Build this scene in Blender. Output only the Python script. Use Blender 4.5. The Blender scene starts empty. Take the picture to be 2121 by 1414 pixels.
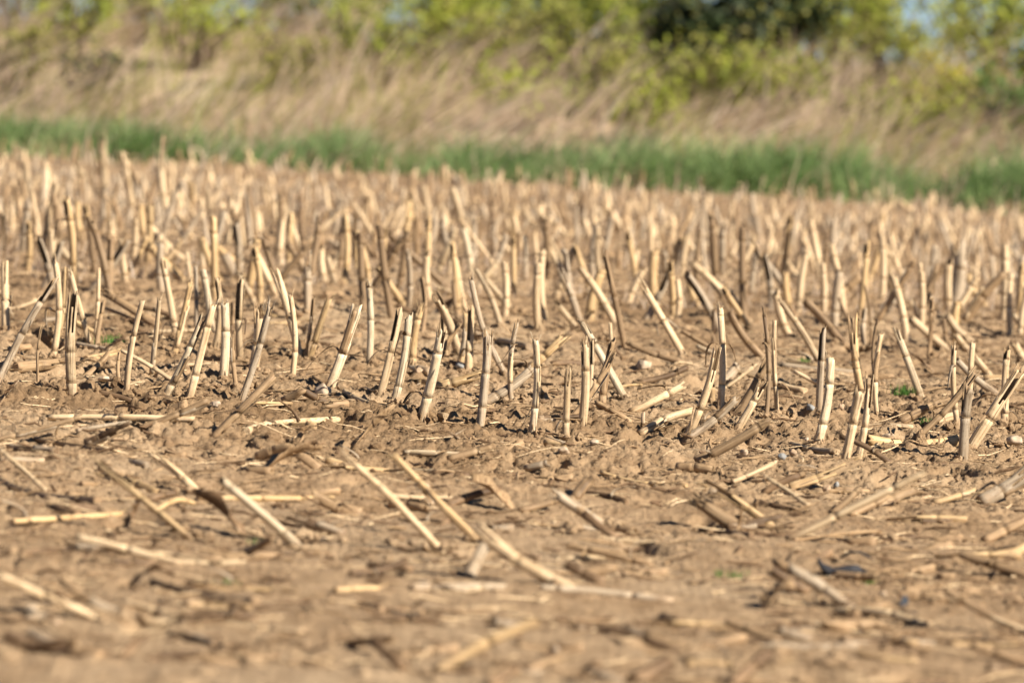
import bpy, math, random
import numpy as np
from mathutils import Vector, Matrix, Quaternion

R = math.radians
random.seed(7)
rng = np.random.default_rng(7)
scene = bpy.context.scene
col = scene.collection

# ------------------------------------------------------------------ camera, sky, sun, exposure
FPX = 12700.0                      # focal length in pixels of a 2121 px wide frame (about 215 mm on full frame)
CAM_H = 1.18
PITCH = math.atan(449.0 / FPX)     # looking slightly down
KY, KX = 0.040, 0.055              # the field rises away from the viewer and falls to the right
cam_data = bpy.data.cameras.new('camera')
cam_data.sensor_width = 36.0
cam_data.lens = FPX / 2121.0 * 36.0
cam_data.clip_start = 0.1
cam_data.clip_end = 6000
cam_data.dof.use_dof = True
cam_data.dof.focus_distance = 13.45
cam_data.dof.aperture_fstop = 4.7
cam = bpy.data.objects.new('camera', cam_data)
cam.location = (0, 0, CAM_H)
cam.rotation_euler = (math.pi / 2 - PITCH, 0, 0)
col.objects.link(cam)
scene.camera = cam

SUN_EL, SUN_AZ = R(31), R(57)      # azimuth measured from straight behind the viewer towards the right
to_sun = Vector((math.cos(SUN_EL) * math.sin(SUN_AZ), -math.cos(SUN_EL) * math.cos(SUN_AZ), math.sin(SUN_EL)))
world = bpy.data.worlds.new('World')
scene.world = world
world.use_nodes = True
wn = world.node_tree
bg = wn.nodes['Background']
sky = wn.nodes.new('ShaderNodeTexSky')
sky.sky_type = 'NISHITA'
sky.sun_disc = False
sky.sun_elevation = SUN_EL
sky.sun_rotation = math.atan2(to_sun.x, to_sun.y)
sky.air_density = 0.45
sky.dust_density = 0.0
sky.ozone_density = 3.0
wn.links.new(sky.outputs[0], bg.inputs[0])
bg.inputs[1].default_value = 0.05
sun_data = bpy.data.lights.new('sun', 'SUN')
sun_data.energy = 5.0
sun_data.angle = R(0.55)
sun_data.color = (1.0, 0.90, 0.76)
sun = bpy.data.objects.new('sun', sun_data)
sun.rotation_euler = to_sun.to_track_quat('Z', 'Y').to_euler()
sun.location = (6, -4, 8)
col.objects.link(sun)

scene.view_settings.view_transform = 'Standard'
scene.view_settings.look = 'None'
scene.view_settings.gamma = 1.0
scene.view_settings.exposure = 0.98
scene.view_settings.use_curve_mapping = False
scene.render.engine = 'CYCLES'
scene.cycles.use_denoising = True
scene.cycles.max_bounces = 6
scene.cycles.diffuse_bounces = 1
scene.cycles.glossy_bounces = 2
scene.cycles.transparent_max_bounces = 6

# ------------------------------------------------------------------ lens geometry: photo pixel -> place in the field
CAM = Vector((0, 0, CAM_H))
FWD = Vector((0, math.cos(PITCH), -math.sin(PITCH)))
UP = Vector((0, math.sin(PITCH), math.cos(PITCH)))
RIGHT = Vector((1, 0, 0))

def ray(px, py):
    return FWD + RIGHT * ((px - 1060.5) / FPX) - UP * ((py - 707) / FPX)

def on_ground(px, py):
    d = ray(px, py)
    t = CAM_H / (KY * d.y - KX * d.x - d.z)
    return CAM + d * t

def at_depth(px, py, depth):
    return CAM + ray(px, py) * depth

def depth_of(p):
    return (p - CAM).dot(FWD)

# ------------------------------------------------------------------ noise
_perm = np.random.default_rng(11).permutation(256)
_perm = np.concatenate([_perm, _perm, _perm])
_ang = np.random.default_rng(12).uniform(0, 2 * math.pi, 256)
_gx, _gy = np.cos(_ang), np.sin(_ang)

def perlin(x, y, seed=0):
    x = np.asarray(x, float) + seed * 17.31; y = np.asarray(y, float) + seed * 9.73
    xi = np.floor(x).astype(int); yi = np.floor(y).astype(int)
    xf = x - xi; yf = y - yi
    u = xf * xf * xf * (xf * (xf * 6 - 15) + 10); v = yf * yf * yf * (yf * (yf * 6 - 15) + 10)
    xi &= 255; yi &= 255
    def g(ix, iy, dx, dy):
        h = _perm[_perm[ix & 255] + (iy & 255)]
        return _gx[h] * dx + _gy[h] * dy
    a = g(xi, yi, xf, yf); b = g(xi + 1, yi, xf - 1, yf)
    c = g(xi, yi + 1, xf, yf - 1); d = g(xi + 1, yi + 1, xf - 1, yf - 1)
    return ((a + u * (b - a)) + v * ((c + u * (d - c)) - (a + u * (b - a)))) * 1.4

def smooth(a, b, x):
    t = np.clip((np.asarray(x, float) - a) / (b - a), 0, 1)
    return t * t * (3 - 2 * t)

EDGE = 23.55                        # depth of the field's far edge
def plane_z(x, y):
    x = np.asarray(x, float); y = np.asarray(y, float)
    xe = 14 * np.tanh(x / 14)
    ye = np.where(y > 0, 45 * np.tanh(y / 45 * 1.0), y)
    ye = np.where(y < 28, y, 28 + 9 * np.tanh((y - 28) / 9))
    return KY * ye - KX * xe

def bank_z(x, y):
    x = np.asarray(x, float); y = np.asarray(y, float)
    n = perlin(x * 0.35, y * 0.35, 31)
    up = smooth(EDGE + 0.9, EDGE + 6.5, y + 0.35 * n)
    fall = smooth(EDGE + 8, EDGE + 45, y)
    return up * (0.27 + 0.07 * n) - fall * 0.9

SOIL_MEAN = 0.0
def soil_disp(x, y):
    """relief of the tilled soil above the mean plane of the field"""
    x = np.asarray(x, float); y = np.asarray(y, float)
    rough = 0.40 + 0.60 * smooth(11.4, 12.7, y) * (1 - 0.5 * smooth(14.6, 15.6, y)) + 0.12 * perlin(x * 1.3, y * 0.9, 5)
    z = 0.016 * perlin(x * 0.7, y * 0.7, 1)
    z = z + 0.010 * np.cos((y - 13.35) / 0.75 * 2 * math.pi)
    z = z + rough * 0.013 * perlin(x * 4.2, y * 3.2, 2)
    patch = smooth(-0.15, 0.55, perlin(x * 2.6, y * 2.0, 8))
    b1 = np.abs(perlin(x * 11, y * 9, 3)); b2 = np.abs(perlin(x * 27, y * 24, 4)); b3 = np.abs(perlin(x * 58, y * 52, 6))
    z = z + rough * (0.25 + 0.75 * patch) * (0.024 * b1 + 0.019 * b2) + rough * 0.016 * b3
    z = z - 0.045 * rough * smooth(0.40, 0.66, perlin(x * 7.5, y * 6.0, 9))       # small pits between clods
    pit = smooth(0.26, 0.50, perlin(x * 24, y * 17, 14)); crack = smooth(0.30, 0.55, perlin(x * 46, y * 30, 15))
    z = z - rough * (0.2 + 0.8 * smooth(11.2, 12.4, y)) * (0.013 * pit + 0.007 * crack)
    return z - SOIL_MEAN

_sx, _sy = np.meshgrid(np.linspace(-1.2, 1.2, 200), np.linspace(9, 18, 400))
SOIL_MEAN = float(np.mean(soil_disp(_sx, _sy))) + 0.002

def ground_z(x, y):
    return float(plane_z(x, y) + soil_disp(np.array([x]), np.array([y]))[0])

def on_ground(px, py):
    """the point of the uneven soil seen at this pixel"""
    d = ray(px, py)
    t0 = CAM_H / (KY * d.y - KX * d.x - d.z)
    t = np.linspace(t0 * 0.93, t0 * 1.07, 500)
    gap = (CAM_H + d.z * t) - (plane_z(d.x * t, d.y * t) + soil_disp(d.x * t, d.y * t))
    hit = np.nonzero(gap <= 0.0)[0]
    return CAM + d * float(t[hit[0]] if len(hit) else t0)

# ------------------------------------------------------------------ materials
def new_mat(name, rough=0.8, spec=0.25):
    m = bpy.data.materials.new(name); m.use_nodes = True
    nt = m.node_tree; b = nt.nodes['Principled BSDF']
    b.inputs['Roughness'].default_value = rough
    b.inputs['Specular IOR Level'].default_value = spec
    return m, nt, b

def nd(nt, kind, **kw):
    n = nt.nodes.new(kind)
    for k, v in kw.items():
        if k in n.inputs: n.inputs[k].default_value = v
        else: setattr(n, k, v)
    return n

def ramp(nt, src, stops):
    r = nt.nodes.new('ShaderNodeValToRGB')
    e = r.color_ramp.elements
    while len(e) < len(stops): e.new(0.5)
    for k, (p, c) in enumerate(stops):
        e[k].position = p; e[k].color = (*c, 1) if len(c) == 3 else c
    nt.links.new(src, r.inputs[0])
    return r.outputs[0]

def mixc(nt, a, b, f, mode='MIX'):
    m = nt.nodes.new('ShaderNodeMix'); m.data_type = 'RGBA'; m.blend_type = mode
    for sock, v in ((m.inputs[0], f), (m.inputs[6], a), (m.inputs[7], b)):
        if isinstance(v, (int, float)): sock.default_value = v
        elif isinstance(v, tuple): sock.default_value = (*v, 1)
        else: nt.links.new(v, sock)
    return m.outputs[2]

def soil_material(name='dry_soil'):
    m, nt, b = new_mat(name, 0.95, 0.1)
    geo = nd(nt, 'ShaderNodeNewGeometry')
    L = nt.links
    def noise(scale, detail=3, rough=0.6):
        n = nd(nt, 'ShaderNodeTexNoise', Scale=scale, Detail=detail, Roughness=rough)
        L.new(geo.outputs['Position'], n.inputs['Vector']); return n.outputs[0]
    big = ramp(nt, noise(1.1, 3), [(0.33, (0.300, 0.200, 0.112)), (0.50, (0.418, 0.290, 0.172)), (0.70, (0.490, 0.358, 0.225))])
    mid = ramp(nt, noise(16, 4), [(0.30, (0.70, 0.66, 0.62)), (0.55, (1, 1, 1)), (0.75, (1.12, 1.10, 1.08))])
    fine = ramp(nt, noise(150, 3, 0.7), [(0.28, (0.62, 0.58, 0.54)), (0.5, (1, 1, 1)), (0.75, (1.15, 1.15, 1.15))])
    c = mixc(nt, big, mid, 1.0, 'MULTIPLY')
    c = mixc(nt, c, fine, 0.8, 'MULTIPLY')
    L.new(c, b.inputs['Base Color'])
    bump = nd(nt, 'ShaderNodeBump', Strength=0.85, Distance=0.011)
    L.new(noise(110, 6, 0.72), bump.inputs['Height'])
    L.new(bump.outputs[0], b.inputs['Normal'])
    return m

def stalk_material(name, c1, c2, c3, speck=0.5, rough=0.62):
    """weathered maize cane: streaks along the fibre, dark specks, bleached patches"""
    m, nt, b = new_mat(name, rough, 0.3)
    L = nt.links
    tc = nd(nt, 'ShaderNodeTexCoord'); oi = nd(nt, 'ShaderNodeObjectInfo')
    off = nd(nt, 'ShaderNodeVectorMath', operation='SCALE'); off.inputs[0].default_value = (3.1, 5.7, 2.3)
    mul = nd(nt, 'ShaderNodeMath', operation='MULTIPLY'); mul.inputs[1].default_value = 9.0
    sep0 = nd(nt, 'ShaderNodeSeparateColor'); L.new(oi.outputs['Color'], sep0.inputs[0]); L.new(sep0.outputs[1], mul.inputs[0]); L.new(mul.outputs[0], off.inputs['Scale'])
    add = nd(nt, 'ShaderNodeVectorMath', operation='ADD')
    L.new(tc.outputs['Object'], add.inputs[0]); L.new(off.outputs[0], add.inputs[1])
    def noise(sx, sz, detail=3, r=0.6):
        mp = nd(nt, 'ShaderNodeMapping'); mp.inputs['Scale'].default_value = (sx, sx, sz)
        L.new(add.outputs[0], mp.inputs['Vector'])
        n = nd(nt, 'ShaderNodeTexNoise', Scale=1.0, Detail=detail, Roughness=r)
        L.new(mp.outputs[0], n.inputs['Vector']); return n.outputs[0]
    streak = noise(240, 9, 2)
    c = ramp(nt, streak, [(0.30, c2), (0.50, c1), (0.72, c3)])
    patch = ramp(nt, noise(45, 22, 3), [(0.36, (0, 0, 0)), (0.66, (1, 1, 1))])
    c = mixc(nt, c, c3, patch, 'MIX') if False else mixc(nt, c, mixc(nt, c, c3, 0.55), patch)
    sp = ramp(nt, noise(380, 230, 1), [(0.62, (0, 0, 0)), (0.72, (1, 1, 1))])
    spk = nd(nt, 'ShaderNodeMath', operation='MULTIPLY'); spk.inputs[1].default_value = speck
    L.new(sp, spk.inputs[0])
    c = mixc(nt, c, (0.10, 0.058, 0.028), spk.outputs[0])
    stain = ramp(nt, noise(60, 30, 4, 0.7), [(0.60, (0, 0, 0)), (0.74, (1, 1, 1))])
    st = nd(nt, 'ShaderNodeMath', operation='MULTIPLY'); st.inputs[1].default_value = 0.45
    L.new(stain, st.inputs[0])
    c = mixc(nt, c, (0.17, 0.095, 0.045), st.outputs[0])
    # earth splashed up and dried on around the foot
    sepz = nd(nt, 'ShaderNodeSeparateXYZ'); L.new(tc.outputs['Object'], sepz.inputs[0])
    mz = nd(nt, 'ShaderNodeMapRange'); mz.inputs[1].default_value = 0.0; mz.inputs[2].default_value = 0.055; mz.inputs[3].default_value = 1.0; mz.inputs[4].default_value = 0.0
    L.new(sepz.outputs[2], mz.inputs[0])
    dn = nd(nt, 'ShaderNodeMath', operation='MULTIPLY'); L.new(mz.outputs[0], dn.inputs[0])
    L.new(ramp(nt, noise(70, 60, 4, 0.7), [(0.36, (0.05, 0.05, 0.05)), (0.64, (0.8, 0.8, 0.8))]), dn.inputs[1])
    c = mixc(nt, c, (0.36, 0.235, 0.13), dn.outputs[0])
    crack = ramp(nt, noise(210, 4.5, 2, 0.5), [(0.60, (0, 0, 0)), (0.66, (1, 1, 1))])     # lengthwise fissures
    ck = nd(nt, 'ShaderNodeMath', operation='MULTIPLY'); ck.inputs[1].default_value = 0.7
    L.new(crack, ck.inputs[0])
    c = mixc(nt, c, (0.095, 0.056, 0.028), ck.outputs[0])
    val = nd(nt, 'ShaderNodeMapRange'); val.inputs[3].default_value = 0.72; val.inputs[4].default_value = 1.16
    sepc = nd(nt, 'ShaderNodeSeparateColor'); L.new(oi.outputs['Color'], sepc.inputs[0]); L.new(sepc.outputs[0], val.inputs[0])
    hs = nd(nt, 'ShaderNodeHueSaturation'); L.new(c, hs.inputs['Color']); L.new(val.outputs[0], hs.inputs['Value'])
    L.new(hs.outputs[0], b.inputs['Base Color'])
    bump = nd(nt, 'ShaderNodeBump', Strength=0.5, Distance=0.0025)
    L.new(noise(300, 7, 3), bump.inputs['Height']); L.new(bump.outputs[0], b.inputs['Normal'])
    return m

M = {}
M['soil'] = soil_material()
M['p'] = stalk_material('pale_straw', (0.56, 0.405, 0.232), (0.30, 0.195, 0.10), (0.69, 0.54, 0.35))
M['w'] = stalk_material('bleached_straw', (0.65, 0.51, 0.325), (0.40, 0.285, 0.16), (0.76, 0.64, 0.455), 0.45)
M['y'] = stalk_material('golden_straw', (0.53, 0.355, 0.172), (0.31, 0.19, 0.082), (0.62, 0.455, 0.25))
M['g'] = stalk_material('grey_straw', (0.365, 0.28, 0.185), (0.195, 0.142, 0.09), (0.49, 0.40, 0.29), 0.6)
M['b'] = stalk_material('brown_straw', (0.265, 0.172, 0.09), (0.13, 0.078, 0.039), (0.38, 0.265, 0.15), 0.6)
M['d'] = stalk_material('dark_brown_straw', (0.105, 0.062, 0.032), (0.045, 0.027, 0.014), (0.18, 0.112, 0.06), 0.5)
M['pith'] = stalk_material('stalk_pith', (0.27, 0.18, 0.095), (0.14, 0.085, 0.042), (0.40, 0.285, 0.17), 0.5, 0.9)
M['node'] = stalk_material('stalk_node', (0.32, 0.212, 0.112), (0.17, 0.105, 0.052), (0.46, 0.34, 0.20), 0.6)

def stone_material(name, c1, c2):
    m, nt, b = new_mat(name, 0.75, 0.3)
    tc = nd(nt, 'ShaderNodeTexCoord')
    n = nd(nt, 'ShaderNodeTexNoise', Scale=45.0, Detail=4.0); nt.links.new(tc.outputs['Object'], n.inputs['Vector'])
    nt.links.new(ramp(nt, n.outputs[0], [(0.35, c1), (0.65, c2)]), b.inputs['Base Color'])
    bump = nd(nt, 'ShaderNodeBump', Strength=0.35, Distance=0.004)
    nt.links.new(n.outputs[0], bump.inputs['Height']); nt.links.new(bump.outputs[0], b.inputs['Normal'])
    return m
M['stone_pale'] = stone_material('pale_stone', (0.36, 0.265, 0.175), (0.52, 0.415, 0.305))
M['stone_blue'] = stone_material('blue_grey_stone', (0.20, 0.20, 0.195), (0.33, 0.325, 0.305))
M['stone_tan'] = stone_material('tan_stone', (0.36, 0.245, 0.15), (0.50, 0.37, 0.25))
M['dark_shard'] = stone_material('dark_shard', (0.030, 0.036, 0.048), (0.06, 0.07, 0.085))
M['rubber'] = stone_material('dark_rubber', (0.018, 0.018, 0.022), (0.04, 0.04, 0.045))

def leaf_material(name, c1, c2, c3=None, transl=0.35, scale=6.0):
    m = bpy.data.materials.new(name); m.use_nodes = True
    nt = m.node_tree; L = nt.links
    b = nt.nodes['Principled BSDF']; out = nt.nodes['Material Output']
    b.inputs['Roughness'].default_value = 0.55; b.inputs['Specular IOR Level'].default_value = 0.25
    geo = nd(nt, 'ShaderNodeNewGeometry')
    n = nd(nt, 'ShaderNodeTexNoise', Scale=scale, Detail=2.0); L.new(geo.outputs['Position'], n.inputs['Vector'])
    stops = [(0.36, c1), (0.60, c2)] + ([(0.74, c3)] if c3 else [])
    c = ramp(nt, n.outputs[0], stops)
    rr = nd(nt, 'ShaderNodeMapRange'); rr.inputs[3].default_value = 0.7; rr.inputs[4].default_value = 1.25
    L.new(geo.outputs['Random Per Island'], rr.inputs[0])
    hs = nd(nt, 'ShaderNodeHueSaturation'); L.new(c, hs.inputs['Color']); L.new(rr.outputs[0], hs.inputs['Value'])
    L.new(hs.outputs[0], b.inputs['Base Color'])
    tr = nd(nt, 'ShaderNodeBsdfTranslucent'); L.new(hs.outputs[0], tr.inputs['Color'])
    mx = nd(nt, 'ShaderNodeMixShader'); mx.inputs[0].default_value = transl
    L.new(b.outputs[0], mx.inputs[1]); L.new(tr.outputs[0], mx.inputs[2]); L.new(mx.outputs[0], out.inputs['Surface'])
    return m
M['grass'] = leaf_material('fresh_grass', (0.17, 0.28, 0.09), (0.33, 0.45, 0.19), (0.50, 0.52, 0.27), 0.5, 3.2)
M['drygrass'] = leaf_material('dry_bank_grass', (0.50, 0.375, 0.26), (0.70, 0.565, 0.425), (0.84, 0.72, 0.58), 0.45, 4.0)
M['drygrass_brown'] = leaf_material('brown_bank_grass', (0.36, 0.25, 0.16), (0.55, 0.42, 0.29), None, 0.35, 3.0)
M['leaf_lime'] = leaf_material('lime_leaf', (0.27, 0.33, 0.045), (0.40, 0.44, 0.075), (0.50, 0.49, 0.11), 0.5)
M['leaf_olive'] = leaf_material('olive_leaf', (0.19, 0.19, 0.045), (0.29, 0.275, 0.075), None, 0.35)
M['leaf_dark'] = leaf_material('hedge_shade_leaf', (0.016, 0.026, 0.010), (0.032, 0.05, 0.016), None, 0.12)  # shade of the hedge interior painted in as near-black leaf colour
M['leaf_yellow'] = leaf_material('yellow_leaf', (0.36, 0.33, 0.035), (0.46, 0.40, 0.06), None, 0.45)
M['leaf_green'] = leaf_material('mid_green_leaf', (0.07, 0.13, 0.035), (0.13, 0.21, 0.05), None, 0.4)
M['bark'] = stone_material('bark', (0.07, 0.045, 0.03), (0.14, 0.095, 0.065))
M['bark_pale'] = stone_material('pale_dead_wood', (0.30, 0.22, 0.16), (0.46, 0.36, 0.27))
M['seedling'] = leaf_material('seedling_green', (0.06, 0.17, 0.03), (0.12, 0.27, 0.05), None, 0.35, 40)
def bank_soil():
    m, nt, b = new_mat('bank_earth', 0.95, 0.1)
    geo = nd(nt, 'ShaderNodeNewGeometry')
    n = nd(nt, 'ShaderNodeTexNoise', Scale=1.5, Detail=5.0); nt.links.new(geo.outputs['Position'], n.inputs['Vector'])
    nt.links.new(ramp(nt, n.outputs[0], [(0.3, (0.36, 0.26, 0.17)), (0.55, (0.50, 0.38, 0.26)), (0.75, (0.34, 0.33, 0.14))]), b.inputs['Base Color'])
    return m
M['bank'] = bank_soil()

# ------------------------------------------------------------------ object helpers
def link(o, parent=None):
    col.objects.link(o)
    if parent is not None: o.parent = parent
    return o

def mesh_obj(name, verts, faces, mats, parent=None, smooth=True, mi=None, flat=None):
    me = bpy.data.meshes.new(name)
    me.from_pydata([tuple(v) for v in verts], [], faces)
    for m in (mats if isinstance(mats, (list, tuple)) else [mats]): me.materials.append(m)
    n = len(me.polygons)
    s = np.ones(n, bool) if smooth else np.zeros(n, bool)
    if flat is not None: s[np.asarray(flat, bool)] = False
    me.polygons.foreach_set('use_smooth', s)
    if mi is not None: me.polygons.foreach_set('material_index', np.asarray(mi, np.int32))
    me.update()
    return link(bpy.data.objects.new(name, me), parent)

def numpy_mesh(name, V, F, mat, smooth=False):
    """V (n,3), F (m,k) with k corners per face"""
    me = bpy.data.meshes.new(name)
    V = np.ascontiguousarray(V, np.float32); F = np.ascontiguousarray(F, np.int32)
    k = F.shape[1]
    me.vertices.add(len(V)); me.vertices.foreach_set('co', V.ravel())
    me.loops.add(F.size); me.loops.foreach_set('vertex_index', F.ravel())
    me.polygons.add(len(F)); me.polygons.foreach_set('loop_start', np.arange(0, F.size, k, dtype=np.int32))
    me.polygons.foreach_set('use_smooth', np.full(len(F), smooth))
    me.materials.append(mat)
    me.update(calc_edges=True)
    me.validate()
    return link(bpy.data.objects.new(name, me))

def tag(o, label=None, cat=None, group=None, kind=None):
    if label: o['label'] = label
    if cat: o['category'] = cat
    if group: o['group'] = group
    if kind: o['kind'] = kind
    return o

def empty(name, loc, quat=None):
    o = bpy.data.objects.new(name, None)
    o.empty_display_size = 0.05
    o.location = loc
    if quat is not None:
        o.rotation_mode = 'QUATERNION'; o.rotation_quaternion = quat
    return link(o)

# ------------------------------------------------------------------ ground
def build_field():
    ys = np.concatenate([np.arange(7.6, 11.4, 0.020), np.arange(11.4, 15.4, 0.0095), np.arange(15.4, 18, 0.016), np.arange(18, EDGE + 0.9, 0.03)])
    inner = np.linspace(-1, 1, 480)
    k = np.linspace(0, 1, 62)[1:] ** 1.3
    rows = []
    for y in ys:
        h = 0.0835 * y * 1.06
        rows.append(np.concatenate([(-h - 1.9 * k)[::-1], inner * h, h + 1.9 * k]))
    X = np.array(rows); Y = np.repeat(ys[:, None], X.shape[1], 1)
    jit = 0.0018
    Yj = Y + rng.uniform(-jit, jit, Y.shape)
    Xj = X + rng.uniform(-jit, jit, Y.shape)
    D = soil_disp(Xj, Yj)
    D *= 1 - smooth(EDGE + 0.3, EDGE + 0.9, Yj)
    Z = plane_z(Xj, Yj) + D + bank_z(Xj, Yj)
    n, m = X.shape
    V = np.stack([Xj, Yj, Z], -1).reshape(-1, 3)
    I = np.arange(n * m).reshape(n, m)
    F = np.stack([I[:-1, :-1], I[:-1, 1:], I[1:, 1:], I[1:, :-1]], -1).reshape(-1, 4)
    return tag(numpy_mesh('field', V, F, M['soil'], True), kind='structure')

def build_terrain():
    g = np.concatenate([[0], np.geomspace(0.3, 2200, 90)])
    xs = np.unique(np.concatenate([-g, g, np.arange(-7, 7.01, 0.2)]))
    ys = np.unique(np.concatenate([-g, g, np.arange(22, 40, 0.2)]))
    X, Y = np.meshgrid(xs, ys)
    Z = plane_z(X, Y) + bank_z(X, Y)
    Z -= 0.10 * (1 - smooth(EDGE + 0.4, EDGE + 0.8, Y))
    n, m = X.shape
    V = np.stack([X, Y, Z], -1).reshape(-1, 3)
    I = np.arange(n * m).reshape(n, m)
    F = np.stack([I[:-1, :-1], I[:-1, 1:], I[1:, 1:], I[1:, :-1]], -1).reshape(-1, 4)
    o = numpy_mesh('terrain', V, F, M['bank'], True)
    o.data.materials.append(M['soil'])
    cy = Y[:-1, :-1].ravel()
    o.data.polygons.foreach_set('material_index', (cy < EDGE + 0.4).astype(np.int32))
    return tag(o, kind='structure')

build_field(); build_terrain()

ICO_V = None
def ico(sub):
    import bmesh
    bm = bmesh.new(); bmesh.ops.create_icosphere(bm, subdivisions=sub, radius=1)
    V = np.array([v.co[:] for v in bm.verts]); F = np.array([[v.index for v in f.verts] for f in bm.faces]); bm.free()
    return V, F

def scatter_lumps(name, n, sub, size, yr, label, cat, squash=0.75, jit=0.25, power=2.0):
    V0, F0 = ico(sub)
    ys = rng.uniform(*yr, n * 3); h = 0.0835 * ys * 1.15 + 0.3; xs = rng.uniform(-1, 1, n * 3) * h
    w = perlin(xs * 2.4, ys * 1.8, 21) + rng.normal(0, 0.25, n * 3) + 0.35 * np.cos((ys - 13.35) / 0.75 * 2 * math.pi) * (ys > 12.4)
    keep = np.argsort(-w)[:n]; xs, ys = xs[keep], ys[keep]
    s = size[0] + (size[1] - size[0]) * rng.random(n) ** power
    z = plane_z(xs, ys) + soil_disp(xs, ys) + s * 0.08
    shp = V0[None] * (1 + rng.uniform(-jit, jit, (n, len(V0), 1)))
    ax = rng.uniform(0.7, 1.3, (n, 1, 3)); ax[:, :, 2] *= squash
    a = rng.uniform(0, 6.28, n); ca, sa = np.cos(a)[:, None], np.sin(a)[:, None]
    P = shp * ax * s[:, None, None]
    X = P[..., 0] * ca - P[..., 1] * sa; Y = P[..., 0] * sa + P[..., 1] * ca
    V = np.stack([X + xs[:, None], Y + ys[:, None], P[..., 2] + z[:, None]], -1).reshape(-1, 3)
    F = (F0[None] + (np.arange(n) * len(V0))[:, None, None]).reshape(-1, 3)
    return tag(numpy_mesh(name, V, F, M['soil'], False), label, cat, kind='stuff')

scatter_lumps('soil_crumbs', 30000, 1, (0.0012, 0.0052), (9.0, 18.5), 'loose dry soil crumbs lying all over the field', 'soil')
scatter_lumps('soil_clods', 1000, 2, (0.005, 0.019), (8.5, 20.0), 'larger rounded clods of dry earth between the stubble', 'soil', 0.62, 0.24, 2.5)

# ------------------------------------------------------------------ maize stalk pieces
def tube(name, zs, rad, mats, parent, sides=12, bow=None, hollow=0.0, mask=None, top=None, closed=(True, True)):
    """tube along local z. rad(z, a) -> radius; hollow = wall share (0 = solid); mask(i, j) -> keep cell; top(j) -> height offset of the last ring"""
    bow = bow or (lambda z: (0, 0))
    n = len(zs); V = []; A = [2 * math.pi * j / sides for j in range(sides)]
    def ring(i, k):
        z = zs[i]; bx, by = bow(z)
        for j, a in enumerate(A):
            r = rad(z, a) * k
            dz = top(j) if (top and i == n - 1) else 0
            V.append((bx + r * math.cos(a), by + r * math.sin(a), z + dz))
    for i in range(n): ring(i, 1.0)
    Fc, mi, flat = [], [], []
    def add(f, m=0, fl=False): Fc.append(f); mi.append(m); flat.append(fl)
    o = lambda i, j: i * sides + j % sides
    if not hollow:
        for i in range(n - 1):
            for j in range(sides): add((o(i, j), o(i, j + 1), o(i + 1, j + 1), o(i + 1, j)))
        if closed[0]: add(tuple(o(0, j) for j in reversed(range(sides))), 0, True)
        if closed[1]: add(tuple(o(n - 1, j) for j in range(sides)), 1 if len(mats) > 1 else 0, True)
    else:
        for i in range(n): ring(i, 1.0 - hollow)
        q = lambda i, j: n * sides + i * sides + j % sides
        keep = lambda i, j: 0 <= i < n - 1 and (mask is None or mask(i, j % sides))
        inn = 1 if len(mats) > 1 else 0
        for i in range(n - 1):
            for j in range(sides):
                if not keep(i, j): continue
                add((o(i, j), o(i, j + 1), o(i + 1, j + 1), o(i + 1, j)))
                add((q(i, j), q(i + 1, j), q(i + 1, j + 1), q(i, j + 1)), inn)
                if not keep(i, j - 1): add((o(i, j), o(i + 1, j), q(i + 1, j), q(i, j)), inn, True)
                if not keep(i, j + 1): add((o(i, j + 1), q(i, j + 1), q(i + 1, j + 1), o(i + 1, j + 1)), inn, True)
                if not keep(i + 1, j): add((o(i + 1, j), o(i + 1, j + 1), q(i + 1, j + 1), q(i + 1, j)), inn, True)
                if not keep(i - 1, j): add((o(i, j), q(i, j), q(i, j + 1), o(i, j + 1)), inn, True)
        # pith floor
        fl = max(0, int(n * 0.25))
        add(tuple(q(fl, j) for j in range(sides)), inn, True)
    return mesh_obj(name, V, Fc, mats, parent, True, mi, flat)

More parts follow.
